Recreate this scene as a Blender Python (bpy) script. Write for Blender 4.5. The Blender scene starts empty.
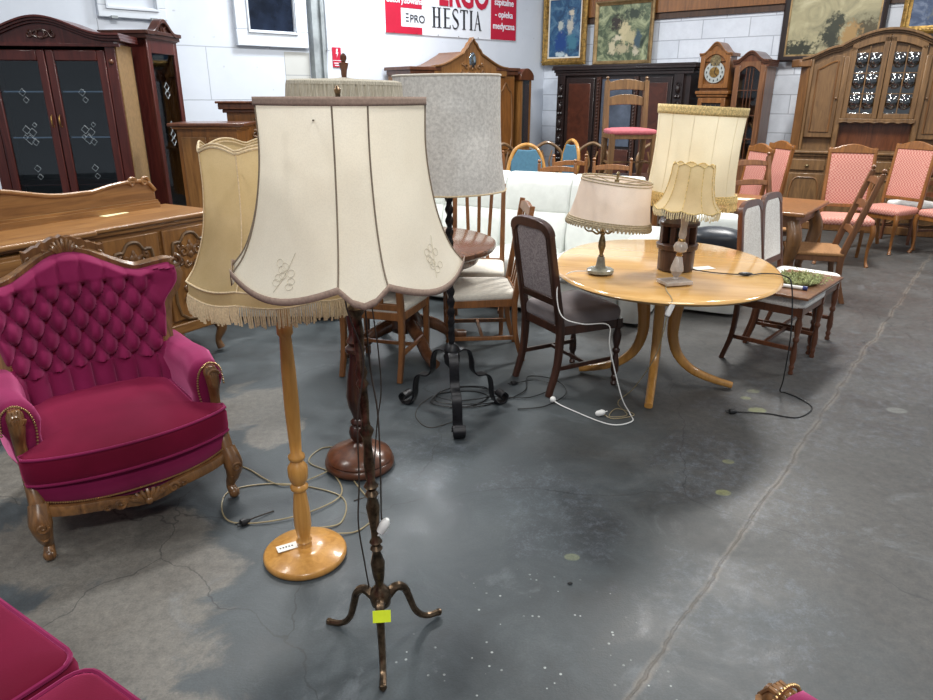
import bpy, math, random
from mathutils import Vector, Matrix, noise

random.seed(7)
PI = math.pi
sc = bpy.context.scene
COL = sc.collection

# ------------------------------------------------------------------ camera
cam_d = bpy.data.cameras.new('camera')
cam_d.sensor_width = 36.0
cam_d.lens = 700.0 / 933.0 * 36.0
cam_d.clip_start = 0.02
cam = bpy.data.objects.new('camera', cam_d)
COL.objects.link(cam)
cam.location = (0, 0, 1.65)
cam.rotation_euler = (math.radians(70.0), 0, 0)
sc.camera = cam

# ------------------------------------------------------------------ world, lamps, exposure
world = bpy.data.worlds.new('world')
sc.world = world
world.use_nodes = True
world.node_tree.nodes['Background'].inputs[0].default_value = (0.80, 0.90, 1.0, 1)
world.node_tree.nodes['Background'].inputs[1].default_value = 0.36

def area(name, loc, sx, sy, power, rz=0, aim=None, col=(1, 0.98, 0.94)):
    d = bpy.data.lights.new(name, 'AREA')
    d.shape = 'RECTANGLE'
    d.size = sx
    d.size_y = sy
    d.energy = power
    d.color = col
    o = bpy.data.objects.new(name, d)
    COL.objects.link(o)
    o.location = loc
    if aim is None:
        o.rotation_euler = (0, 0, rz)
    else:
        o.rotation_euler = (Vector(aim) - Vector(loc)).to_track_quat('-Z', 'Y').to_euler()
    return o

area('hall_lamp', (-1.4, 5.4, 4.7), 1.5, 0.5, 190, 0.6)
area('hall_lamp', (2.9, 7.0, 4.7), 1.5, 0.5, 300, 0.6)
area('hall_lamp', (1.4, 1.4, 4.8), 1.6, 0.5, 80, 0.6)
area('hall_lamp', (-3.6, 2.0, 4.8), 1.6, 0.5, 80, 0.6)
area('hall_lamp', (0.2, -2.5, 4.8), 1.6, 0.6, 250, 0.6)
area('hall_lamp', (6.4, 5.0, 4.8), 1.6, 0.6, 170, 0.6)
area('hall_lamp', (-0.8, 9.4, 4.7), 1.6, 0.6, 225, 0.6, col=(0.93, 0.97, 1))

sc.view_settings.view_transform = 'Standard'
sc.view_settings.look = 'None'
sc.view_settings.exposure = 0.0
sc.view_settings.gamma = 1.0
sc.view_settings.use_curve_mapping = False

# ------------------------------------------------------------------ material helpers
def lin(c):
    out = []
    for v in c[:3]:
        v = v / 255.0
        out.append(v / 12.92 if v <= 0.04045 else ((v + 0.055) / 1.055) ** 2.4)
    return (out[0], out[1], out[2], 1.0)

class NT:
    def __init__(s, name):
        s.m = bpy.data.materials.new(name)
        s.m.use_nodes = True
        s.t = s.m.node_tree
        s.t.nodes.clear()
        s.out = s.t.nodes.new('ShaderNodeOutputMaterial')
    def n(s, typ, **kw):
        nd = s.t.nodes.new(typ)
        for k, v in kw.items():
            setattr(nd, k, v)
        return nd
    def l(s, a, b):
        s.t.links.new(a, b)
    def coords(s, scale=(1, 1, 1), loc=(0, 0, 0), rot=(0, 0, 0)):
        tc = s.n('ShaderNodeTexCoord')
        mp = s.n('ShaderNodeMapping')
        mp.inputs['Scale'].default_value = scale
        mp.inputs['Location'].default_value = loc
        mp.inputs['Rotation'].default_value = rot
        s.l(tc.outputs['Object'], mp.inputs['Vector'])
        return mp.outputs['Vector']
    def noise(s, vec, scale, detail=4, rough=0.6, dist=0.0):
        nd = s.n('ShaderNodeTexNoise')
        nd.inputs['Scale'].default_value = scale
        nd.inputs['Detail'].default_value = detail
        nd.inputs['Roughness'].default_value = rough
        nd.inputs['Distortion'].default_value = dist
        s.l(vec, nd.inputs['Vector'])
        return nd.outputs['Fac']
    def ramp(s, fac, stops):
        nd = s.n('ShaderNodeValToRGB')
        cr = nd.color_ramp
        while len(cr.elements) > 1:
            cr.elements.remove(cr.elements[-1])
        cr.elements[0].position = stops[0][0]
        cr.elements[0].color = stops[0][1]
        for p, c in stops[1:]:
            e = cr.elements.new(p)
            e.color = c
        s.l(fac, nd.inputs['Fac'])
        return nd.outputs['Color']
    def math(s, op, a, b=None, clamp=False):
        nd = s.n('ShaderNodeMath', operation=op)
        nd.use_clamp = clamp
        for i, v in enumerate((a, b)):
            if v is None:
                continue
            if isinstance(v, (int, float)):
                nd.inputs[i].default_value = v
            else:
                s.l(v, nd.inputs[i])
        return nd.outputs[0]
    def mix(s, fac, a, b, mode='MIX'):
        nd = s.n('ShaderNodeMix', data_type='RGBA', blend_type=mode)
        for sock, v in ((nd.inputs[0], fac), (nd.inputs[6], a), (nd.inputs[7], b)):
            if isinstance(v, (int, float)):
                sock.default_value = v
            elif isinstance(v, tuple):
                sock.default_value = v
            else:
                s.l(v, sock)
        return nd.outputs[2]
    def smooth(s, v, a, b, o0=0.0, o1=1.0):
        nd = s.n('ShaderNodeMapRange', interpolation_type='SMOOTHSTEP')
        s.l(v, nd.inputs[0])
        nd.inputs[1].default_value = a
        nd.inputs[2].default_value = b
        nd.inputs[3].default_value = o0
        nd.inputs[4].default_value = o1
        return nd.outputs[0]
    def bsdf(s, color, rough=0.5, metal=0.0, spec=0.5, coat=0.0, sheen=0.0, sheen_tint=None, bump=None, bstr=0.2, bdist=0.01):
        p = s.n('ShaderNodeBsdfPrincipled')
        for key, v in (('Base Color', color), ('Roughness', rough), ('Metallic', metal)):
            if isinstance(v, (int, float, tuple)):
                p.inputs[key].default_value = v
            else:
                s.l(v, p.inputs[key])
        p.inputs['Specular IOR Level'].default_value = spec
        p.inputs['Coat Weight'].default_value = coat
        p.inputs['Coat Roughness'].default_value = 0.12
        p.inputs['Sheen Weight'].default_value = sheen
        if sheen_tint:
            p.inputs['Sheen Tint'].default_value = sheen_tint
            p.inputs['Sheen Roughness'].default_value = 0.45
        if bump is not None:
            b = s.n('ShaderNodeBump')
            b.inputs['Strength'].default_value = bstr
            b.inputs['Distance'].default_value = bdist
            s.l(bump, b.inputs['Height'])
            s.l(b.outputs[0], p.inputs['Normal'])
        s.p = p
        s.l(p.outputs[0], s.out.inputs[0])
        return p

def wood(name, dark, light, rough=0.35, grain=(14, 14, 1.3), coat=0.25, scale=2.2):
    t = NT(name)
    v = t.coords(grain)
    f = t.noise(v, scale, 6, 0.62, 0.8)
    v2 = t.coords((1, 1, 1))
    g = t.noise(v2, 1.7, 2, 0.5)
    c = t.ramp(f, [(0.3, lin(dark)), (0.68, lin(light))])
    c = t.mix(t.smooth(g, 0.3, 0.75, 0.0, 0.35), c, lin(dark))
    t.bsdf(c, rough, coat=coat, bump=f, bstr=0.06, bdist=0.004)
    return t.m

def plain(name, col, rough=0.5, metal=0.0, spec=0.5, var=0.12, scale=30, coat=0.0, bstr=0.05):
    t = NT(name)
    v = t.coords()
    f = t.noise(v, scale, 4)
    c = lin(col)
    d = (c[0] * (1 - var * 1.6), c[1] * (1 - var * 1.6), c[2] * (1 - var * 1.6), 1)
    u = (min(1, c[0] * (1 + var)), min(1, c[1] * (1 + var)), min(1, c[2] * (1 + var)), 1)
    t.bsdf(t.ramp(f, [(0.3, d), (0.7, u)]), rough, metal, spec, coat, bump=f, bstr=bstr, bdist=0.003)
    return t.m

def velvet(name, dark, light, tint):
    t = NT(name)
    v = t.coords()
    f = t.noise(v, 3.0, 3)
    g = t.noise(v, 220, 2)
    c = t.ramp(f, [(0.3, lin(dark)), (0.7, lin(light))])
    t.bsdf(c, 0.85, spec=0.15, sheen=0.75, sheen_tint=lin(tint), bump=g, bstr=0.15, bdist=0.002)
    return t.m

def shade_mat(name, col, col2, scale=(1, 1, 1), nscale=8, trans=0.35, streak=None, weave=300):
    t = NT(name)
    v = t.coords(scale)
    f = t.noise(v, nscale, 4)
    c = t.ramp(f, [(0.35, lin(col2)), (0.65, lin(col))])
    w = t.noise(t.coords(streak or (1, 1, 1)), weave, 2)
    c = t.mix(t.smooth(w, 0.35, 0.7, 0.0, 0.14), c, lin(tuple(x * 0.8 for x in col2)))
    d = t.n('ShaderNodeBsdfDiffuse')
    t.l(c, d.inputs[0])
    tr = t.n('ShaderNodeBsdfTranslucent')
    t.l(c, tr.inputs[0])
    m = t.n('ShaderNodeMixShader')
    m.inputs[0].default_value = trans
    t.l(d.outputs[0], m.inputs[1])
    t.l(tr.outputs[0], m.inputs[2])
    b = t.n('ShaderNodeBump')
    b.inputs['Strength'].default_value = 0.15
    b.inputs['Distance'].default_value = 0.002
    t.l(w, b.inputs['Height'])
    t.l(b.outputs[0], d.inputs['Normal'])
    t.l(m.outputs[0], t.out.inputs[0])
    return t.m

def glass(name, tint=(235, 240, 245), gloss=0.02, rough=0.02):
    t = NT(name)
    a = t.n('ShaderNodeBsdfTransparent')
    a.inputs[0].default_value = lin(tint)
    g = t.n('ShaderNodeBsdfGlossy')
    g.inputs['Roughness'].default_value = rough
    fr = t.n('ShaderNodeFresnel')
    fr.inputs[0].default_value = 1.5
    k = t.math('ADD', fr.outputs[0], gloss, True)
    m = t.n('ShaderNodeMixShader')
    t.l(k, m.inputs[0])
    t.l(a.outputs[0], m.inputs[1])
    t.l(g.outputs[0], m.inputs[2])
    t.l(m.outputs[0], t.out.inputs[0])
    return t.m

M = {}
M['honey'] = wood('honey_beech', (168, 116, 52), (206, 154, 82), 0.32, coat=0.4)
M['pine'] = wood('pale_lacquered_wood', (200, 150, 84), (228, 182, 116), 0.16, grain=(1.5, 9, 9), coat=0.5, scale=1.6)
M['oak'] = wood('golden_oak', (108, 70, 34), (156, 112, 62), 0.4, grain=(1.2, 12, 12))
M['oak_v'] = wood('golden_oak_upright', (106, 68, 32), (152, 106, 56), 0.4)
M['oak_dull'] = wood('aged_oak', (80, 56, 32), (126, 94, 58), 0.45)
M['oak_carved'] = wood('carved_oak', (84, 54, 28), (132, 92, 52), 0.4)
M['cherry'] = wood('honey_cherry', (104, 64, 32), (148, 98, 54), 0.38)
M['orange'] = wood('orange_wood', (100, 60, 24), (146, 94, 42), 0.38)
M['mahog'] = wood('mahogany', (48, 26, 20), (82, 46, 34), 0.28)
M['maroon'] = wood('dark_cherry', (58, 22, 20), (92, 42, 36), 0.3)
M['walnut'] = wood('walnut', (68, 38, 24), (108, 64, 40), 0.28)
M['darkwood'] = wood('dark_stained_wood', (42, 24, 18), (76, 46, 34), 0.32)
M['ebony'] = wood('blackened_oak', (20, 13, 13), (44, 30, 28), 0.35)
M['burl'] = wood('brown_burl_panel', (54, 26, 18), (88, 46, 32), 0.3, grain=(4, 4, 4))
M['chairbrown'] = wood('warm_brown_wood', (88, 54, 32), (132, 88, 54), 0.38)
M['frame_carved'] = wood('carved_walnut_frame', (74, 48, 26), (138, 98, 58), 0.3)
M['kraft'] = plain('raw_board', (132, 104, 66), 0.8)
M['pink'] = velvet('magenta_velvet', (100, 16, 54), (130, 30, 76), (240, 130, 180))
M['pink_seat'] = velvet('deep_magenta_velvet', (84, 5, 30), (104, 10, 42), (210, 80, 130))
M['grey_velvet'] = velvet('grey_velvet', (112, 104, 104), (150, 142, 142), (200, 195, 200))
M['leather'] = plain('white_leather', (224, 228, 224), 0.42, var=0.05, scale=12)
M['seatwhite'] = plain('cream_seat_fabric', (214, 208, 196), 0.85, var=0.06, scale=60)
M['iron'] = plain('black_wrought_iron', (28, 28, 32), 0.42, 0.4, var=0.35, scale=60, bstr=0.3)
M['brass'] = plain('aged_brass', (104, 86, 68), 0.28, 0.85, var=0.5, scale=40, bstr=0.1)
M['brassgold'] = plain('gold_brass', (190, 150, 90), 0.28, 0.9, var=0.3, scale=40)
M['antique'] = plain('antique_gilt_metal', (136, 120, 88), 0.38, 0.7, var=0.4, scale=60)
M['white_plastic'] = plain('white_plastic', (228, 228, 226), 0.4, var=0.03)
M['black_plastic'] = plain('black_rubber', (22, 22, 24), 0.45, var=0.2)
M['black_leather'] = plain('black_leather', (26, 32, 42), 0.38, var=0.2, scale=20)
M['cord_brown'] = plain('brown_flex', (54, 46, 40), 0.5)
M['cord_gold'] = plain('clear_gold_flex', (150, 136, 104), 0.4)
M['paper'] = plain('white_paper', (232, 230, 222), 0.8, var=0.03)
M['paper_yellow'] = plain('cream_paper', (232, 226, 180), 0.8, var=0.05)
M['neon'] = plain('fluorescent_yellow_card', (214, 232, 40), 0.7, var=0.04)
M['ink'] = plain('ink', (30, 32, 40), 0.7, var=0.05)
M['vinyl_white'] = plain('white_vinyl', (224, 228, 236), 0.5, var=0.03, scale=4)
M['vinyl_red'] = plain('red_vinyl', (184, 20, 54), 0.5, var=0.06, scale=4)
M['barrel'] = wood('brown_black_barrel_wood', (50, 32, 26), (92, 62, 50), 0.4)
M['tabletop_brown'] = wood('red_brown_tabletop', (86, 54, 36), (126, 86, 60), 0.24, coat=0.3)
M['onyx'] = plain('green_grey_onyx', (150, 148, 132), 0.2, var=0.3, scale=18, coat=0.4)
M['onyx_pink'] = plain('rosy_grey_onyx', (186, 174, 164), 0.2, var=0.2, scale=18, coat=0.4)
M['mirror'] = plain('mirror_glass', (150, 165, 175), 0.08, 0.95, var=0.05)
M['dark_in'] = plain('dark_cabinet_interior', (24, 20, 20), 0.6)
M['dark_glass'] = plain('night_window_glass', (26, 34, 50), 0.12, var=0.4, scale=5)
M['glass'] = glass('clear_glass')
M['glass_sheen'] = glass('polished_table_glass', gloss=0.05)
M['etch'] = plain('etched_glass_motif', (170, 180, 186), 0.35, var=0.05)
M['bullseye'] = glass('dark_bullion_glass', (150, 150, 160), 0.22, 0.05)
M['steel_grey'] = plain('grey_painted_metal', (150, 156, 158), 0.6, var=0.2, scale=6)
M['white_frame'] = plain('white_window_frame', (212, 218, 226), 0.45, var=0.04, scale=4)
M['gilt'] = plain('gilt_frame', (150, 118, 60), 0.35, 0.6, var=0.45, scale=24, bstr=0.5)
M['gilt_pale'] = plain('pale_gilt_frame', (150, 124, 86), 0.4, 0.5, var=0.3, scale=14)
M['rope'] = plain('rush_cord', (156, 112, 70), 0.8, var=0.2, scale=80)
M['blue_fab'] = plain('teal_blue_fabric', (78, 122, 146), 0.85, var=0.1)
M['rose_fab'] = plain('dusty_rose_fabric', (164, 84, 92), 0.8, var=0.12)
M['moss'] = plain('pale_green_moss', (160, 166, 114), 0.9, var=0.3, scale=60)
M['nail'] = plain('brass_nails', (170, 140, 96), 0.3, 0.8, var=0.1)
M['trim_brown'] = plain('taupe_braid', (152, 130, 116), 0.8, var=0.15, scale=160)
M['stitch'] = plain('pale_grey_stitching', (196, 188, 168), 0.8, var=0.05)
M['seam'] = plain('dull_brown_seam_braid', (122, 108, 92), 0.8, var=0.15, scale=160)
M['trim_gold'] = plain('gold_braid', (226, 198, 136), 0.7, var=0.3, scale=120, bstr=0.25)
M['trim_beige'] = plain('beige_fringe', (212, 190, 154), 0.8, var=0.15, scale=150)
M['trim_cream'] = plain('cream_fringe', (226, 210, 170), 0.8, var=0.2, scale=150)
M['trim_antique'] = plain('antique_tassel_trim', (182, 166, 136), 0.8, var=0.3, scale=140, bstr=0.3)
M['sh_brass'] = shade_mat('ivory_silk_shade', (250, 243, 226), (242, 233, 214), nscale=4, trans=0.4)
M['sh_wood'] = shade_mat('yellowed_linen_shade', (216, 194, 152), (196, 172, 126), nscale=3, trans=0.45)
M['sh_grey'] = shade_mat('mottled_grey_white_shade', (240, 238, 234), (208, 206, 202), nscale=70, trans=0.4, weave=120)
M['sh_big'] = shade_mat('pale_cream_shade', (244, 236, 212), (236, 226, 200), nscale=4, trans=0.38)
M['sh_small'] = shade_mat('cream_panel_shade', (240, 222, 182), (224, 204, 160), nscale=5, trans=0.38)
M['sh_oval'] = shade_mat('blush_ivory_shade', (240, 228, 216), (230, 216, 204), nscale=4, trans=0.35)
M['sh_pleat'] = shade_mat('ivory_string_shade', (228, 222, 208), (176, 168, 150), (30, 30, 0.6), 9, 0.3)

def checker():
    t = NT('pink_chequered_fabric')
    v = t.coords((1, 1, 1))
    ck = t.n('ShaderNodeTexChecker')
    ck.inputs['Scale'].default_value = 62
    ck.inputs[1].default_value = lin((176, 108, 98))
    ck.inputs[2].default_value = lin((200, 150, 136))
    t.l(v, ck.inputs[0])
    t.bsdf(ck.outputs[0], 0.85, spec=0.2)
    return t.m
M['check'] = checker()

def damask(name, a, b, scale=26):
    t = NT(name)
    v = t.coords()
    f = t.noise(v, scale, 2, 0.5, 2.5)
    c = t.ramp(f, [(0.4, lin(a)), (0.47, lin(b)), (0.53, lin(b)), (0.6, lin(a))])
    t.bsdf(c, 0.85, spec=0.2, bump=f, bstr=0.2, bdist=0.004)
    return t.m
M['damask_grey'] = damask('grey_damask', (184, 174, 174), (152, 142, 144))
M['damask_cream'] = damask('cream_damask', (240, 237, 232), (222, 217, 211))

# ------------------------------------------------------------------ mesh helpers
def catmull(pts, n=6, closed=False):
    P = [Vector(p) for p in pts]
    if len(P) < 3:
        return P
    out = []
    N = len(P)
    rng = range(N) if closed else range(N - 1)
    for i in rng:
        p1, p2 = P[i], P[(i + 1) % N]
        p0 = P[(i - 1) % N] if (closed or i > 0) else p1 * 2 - p2
        p3 = P[(i + 2) % N] if (closed or i < N - 2) else p2 * 2 - p1
        for k in range(n):
            t = k / n
            out.append(0.5 * ((2 * p1) + (p2 - p0) * t + (2 * p0 - 5 * p1 + 4 * p2 - p3) * t * t + (3 * p1 - p0 - 3 * p2 + p3) * t ** 3))
    if not closed:
        out.append(P[-1])
    return out

def lerp_list(vals, n):
    out = []
    for i in range(n):
        u = i / (n - 1) * (len(vals) - 1) if n > 1 else 0
        k = min(int(u), len(vals) - 2) if len(vals) > 1 else 0
        f = u - k
        out.append(vals[k] * (1 - f) + vals[min(k + 1, len(vals) - 1)] * f)
    return out

def rrect(w, d, r, n=4):
    pts = []
    r = min(r, w / 2 - 1e-4, d / 2 - 1e-4)
    for cx, cy, a0 in ((w / 2 - r, d / 2 - r, 0), (-w / 2 + r, d / 2 - r, 90), (-w / 2 + r, -d / 2 + r, 180), (w / 2 - r, -d / 2 + r, 270)):
        for k in range(n + 1):
            a = math.radians(a0 + 90 * k / n)
            pts.append((cx + r * math.cos(a), cy + r * math.sin(a)))
    return pts

class MB:
    def __init__(s, mat=None):
        s.v = []
        s.f = []
        s.M = mat or Matrix()
    def add(s, vs, fs):
        o = len(s.v)
        for p in vs:
            s.v.append(s.M @ Vector(p))
        for f in fs:
            s.f.append(tuple(i + o for i in f))
        return s
    def box(s, x0, x1, y0, y1, z0, z1):
        vs = [(x, y, z) for z in (z0, z1) for y in (y0, y1) for x in (x0, x1)]
        return s.add(vs, [(0, 2, 3, 1), (4, 5, 7, 6), (0, 1, 5, 4), (2, 6, 7, 3), (0, 4, 6, 2), (1, 3, 7, 5)])
    def loft(s, rings, cap=True, closed=False):
        n = len(rings[0])
        vs = [p for r in rings for p in r]
        fs = []
        R = len(rings)
        for i in range(R if closed else R - 1):
            j = (i + 1) % R
            for k in range(n):
                l = (k + 1) % n
                fs.append((i * n + k, i * n + l, j * n + l, j * n + k))
        if cap and not closed:
            fs.append(tuple(reversed(range(n))))
            fs.append(tuple((R - 1) * n + k for k in range(n)))
        return s.add(vs, fs)
    def lathe(s, prof, seg=20, c=(0, 0, 0), cap=True):
        rings = []
        for r, z in prof:
            r = max(r, 0.0004)
            rings.append([(c[0] + r * math.cos(2 * PI * k / seg), c[1] + r * math.sin(2 * PI * k / seg), c[2] + z) for k in range(seg)])
        return s.loft(rings, cap)
    def sweep(s, pts, sect, closed=False, up=(0, 0, 1), scale=None, cap=True):
        P = [Vector(p) for p in pts]
        N = len(P)
        U = Vector(up)
        rings = []
        for i in range(N):
            if closed:
                t = P[(i + 1) % N] - P[i - 1]
            else:
                t = P[min(i + 1, N - 1)] - P[max(i - 1, 0)]
            t = t.normalized() if t.length > 1e-9 else Vector((0, 0, 1))
            b = t.cross(U)
            if b.length < 1e-3:
                b = t.cross(Vector((0.31, 0.95, 0.05)))
            b.normalize()
            a = b.cross(t)
            k = scale[i] if scale else 1.0
            rings.append([P[i] + b * (q[0] * k) + a * (q[1] * k) for q in sect])
        return s.loft(rings, cap, closed)
    def tube(s, pts, r, seg=8, closed=False, up=None, cap=True):
        P = [Vector(p) for p in pts]
        N = len(P)
        if isinstance(r, (list, tuple)):
            rr = r if len(r) == N else lerp_list(list(r), N)
        else:
            rr = [r] * N
        # parallel transport frame
        rings = []
        a = None
        for i in range(N):
            t = (P[(i + 1) % N] - P[i - 1]) if closed else (P[min(i + 1, N - 1)] - P[max(i - 1, 0)])
            t = t.normalized() if t.length > 1e-9 else Vector((0, 0, 1))
            if a is None:
                a = t.cross(Vector((0.13, 0.27, 0.95)))
                if a.length < 1e-3:
                    a = t.cross(Vector((1, 0, 0)))
            a = a - t * a.dot(t)
            a.normalize()
            b = t.cross(a)
            rings.append([P[i] + (a * math.cos(2 * PI * k / seg) + b * math.sin(2 * PI * k / seg)) * rr[i] for k in range(seg)])
        return s.loft(rings, cap, closed)
    def prism(s, poly, d0, d1, plane='xz'):
        n = len(poly)
        if plane == 'xz':
            vs = [(x, d0, z) for x, z in poly] + [(x, d1, z) for x, z in poly]
        elif plane == 'xy':
            vs = [(x, y, d0) for x, y in poly] + [(x, y, d1) for x, y in poly]
        else:
            vs = [(d0, y, z) for y, z in poly] + [(d1, y, z) for y, z in poly]
        fs = [tuple(range(n)), tuple(reversed(range(n, 2 * n)))]
        for k in range(n):
            l = (k + 1) % n
            fs.append((k, k + n, l + n, l))
        return s.add(vs, fs)
    def strip(s, top, bot, y0, y1):
        """solid between two curves in xz (lists of (x,z), same length), thickness y0..y1"""
        n = len(top)
        vs = [(x, y0, z) for x, z in top] + [(x, y0, z) for x, z in bot] + [(x, y1, z) for x, z in top] + [(x, y1, z) for x, z in bot]
        fs = []
        for k in range(n - 1):
            fs.append((k, k + 1, n + k + 1, n + k))
            fs.append((2 * n + k, 3 * n + k, 3 * n + k + 1, 2 * n + k + 1))
            fs.append((k, 2 * n + k, 2 * n + k + 1, k + 1))
            fs.append((n + k, n + k + 1, 3 * n + k + 1, 3 * n + k))
        fs.append((0, n, 3 * n, 2 * n))
        fs.append((n - 1, 3 * n - 1, 4 * n - 1, 2 * n - 1))
        return s.add(vs, fs)
    def grid(s, fn, nu, nv, wrap=False):
        vs = []
        for j in range(nv + 1):
            for i in range(nu if wrap else nu + 1):
                vs.append(fn(i / nu, j / nv))
        w = nu if wrap else nu + 1
        fs = []
        for j in range(nv):
            for i in range(nu):
                k = (i + 1) % w
                fs.append((j * w + i, j * w + k, (j + 1) * w + k, (j + 1) * w + i))
        return s.add(vs, fs)
    def ball(s, c, r, seg=10, sc_=(1, 1, 1)):
        prof = []
        n = max(4, seg // 2)
        rings = []
        for j in range(n + 1):
            a = -PI / 2 + PI * j / n
            rr = max(math.cos(a), 0.01) * r
            rings.append([(c[0] + rr * sc_[0] * math.cos(2 * PI * k / seg), c[1] + rr * sc_[1] * math.sin(2 * PI * k / seg), c[2] + r * sc_[2] * math.sin(a)) for k in range(seg)])
        return s.loft(rings)
    def cushion(s, cx, cy, z0, w, d, h, r=0.05, front=None, dome=0.012, n=4):
        """soft pad; front = width at the front edge (y min)"""
        base = rrect(w, d, r, n)
        rings = []
        for kz, ks in ((0, 0.93), (0.12, 0.985), (0.35, 1.0), (0.7, 1.0), (0.88, 0.975), (1.0, 0.92)):
            ring = []
            for x, y in base:
                fx = 1.0
                if front:
                    fx = front / w + (1 - front / w) * ((y + d / 2) / d)
                ring.append((cx + x * ks * fx, cy + y * ks, z0 + h * kz))
            rings.append(ring)
        for ks in (0.7, 0.4, 0.1):
            ring = []
            for x, y in base:
                fx = 1.0
                if front:
                    fx = front / w + (1 - front / w) * ((y + d / 2) / d)
                ring.append((cx + x * ks * fx, cy + y * ks, z0 + h + dome * (1 - ks * ks)))
            rings.append(ring)
        return s.loft(rings)
    def build(s, name, mat, parent=None, bevel=0.0, angle=38, sub=0, solid=0.0, segs=2):
        me = bpy.data.meshes.new(name)
        me.from_pydata([tuple(p) for p in s.v], [], s.f)
        me.validate()
        me.materials.append(M[mat] if isinstance(mat, str) else mat)
        me.shade_smooth()
        me.set_sharp_from_angle(angle=math.radians(angle))
        o = bpy.data.objects.new(name, me)
        COL.objects.link(o)
        if parent is not None:
            o.parent = parent
        if solid:
            md = o.modifiers.new('solid', 'SOLIDIFY')
            md.thickness = solid
            md.offset = 0
        if bevel:
            md = o.modifiers.new('bevel', 'BEVEL')
            md.width = bevel
            md.segments = segs
            md.limit_method = 'ANGLE'
            md.angle_limit = math.radians(40)
        if sub:
            md = o.modifiers.new('sub', 'SUBSURF')
            md.levels = sub
            md.render_levels = sub
        return o

def tag(o, label=None, cat=None, group=None, kind=None):
    if label:
        o['label'] = label
    if cat:
        o['category'] = cat
    if group:
        o['group'] = group
    if kind:
        o['kind'] = kind
    return o

def thing(name, label, cat, loc, rz=0.0, group=None):
    o = bpy.data.objects.new(name, None)
    o.empty_display_size = 0.1
    COL.objects.link(o)
    o.location = loc
    o.rotation_euler = (0, 0, rz)
    return tag(o, label, cat, group)

def face(fx, fy):
    return math.atan2(fx, -fy)

def struct(name, mb, mat, parent=None, **kw):
    o = mb.build(name, mat, parent, **kw)
    if parent is None:
        o['kind'] = 'structure'
    return o

def copy_tree(o, parent=None):
    c = o.copy()
    COL.objects.link(c)
    if parent is not None:
        c.parent = parent
    for ch in [x for x in bpy.data.objects if x.parent == o]:
        copy_tree(ch, c)
    return c

def dup(root, loc, rz, label, group=None):
    c = copy_tree(root)
    c.location = loc
    c.rotation_euler = (0, 0, rz)
    c['label'] = label
    if group:
        c['group'] = group
    return c

def text_mesh(name, s, size, mat, parent, loc, rot=(PI / 2, 0, 0), depth=0.002, align='LEFT', sx=1.0, bold=0.0, sy=1.0):
    cu = bpy.data.curves.new(name, 'FONT')
    cu.body = s
    cu.size = size
    cu.extrude = depth
    cu.align_x = align
    cu.offset = bold
    cu.resolution_u = 3
    tmp = bpy.data.objects.new(name + '_c', cu)
    me = bpy.data.meshes.new_from_object(tmp)
    bpy.data.objects.remove(tmp)
    me.materials.clear()
    me.materials.append(M[mat])
    o = bpy.data.objects.new(name, me)
    COL.objects.link(o)
    o.parent = parent
    o.location = loc
    o.rotation_euler = rot
    o.scale = (sx, sy, 1)
    return o

def spiral(mb, cx, cz, r, turns, a0, y, sgn=1, tr=0.006, grow=0.25, seg=6):
    pts = []
    n = int(14 * turns)
    for k in range(n + 1):
        t = k / n
        rr = r * (grow + (1 - grow) * (1 - t))
        a = a0 + sgn * t * turns * 2 * PI
        pts.append((cx + rr * math.cos(a), y, cz + rr * math.sin(a)))
    mb.tube(pts, [tr * 1.2, tr, tr * 0.7], seg)

def scrollwork(mb, cx, cz, w, h, y, tr=0.006):
    """mirrored acanthus-like relief"""
    for sg in (-1, 1):
        for (fx, fz, fr, a0, turns) in ((0.22, 0.12, 0.17, 0.2, 1.2), (0.36, -0.18, 0.13, 1.4, 1.1), (0.14, -0.26, 0.12, 3.0, 1.1), (0.34, 0.3, 0.1, 2.2, 1.0)):
            spiral(mb, cx + sg * fx * w, cz + fz * h, fr * min(w, h), turns, (a0 if sg > 0 else PI - a0), y, sg, tr)
        for k in range(4):
            a = math.radians(20 + 34 * k)
            mb.ball((cx + sg * 0.1 * w * math.cos(a), y, cz + 0.02 * h + 0.22 * h * math.sin(a)), 0.035 * min(w, h) + tr, 8, (0.8, 0.5, 1.7))
    mb.ball((cx, y, cz), 0.07 * min(w, h) + tr * 0.6, 10, (1, 0.5, 1.2))
    mb.ball((cx, y, cz + 0.34 * h), 0.05 * min(w, h) + tr * 0.5, 8, (0.8, 0.5, 1.8))

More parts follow.
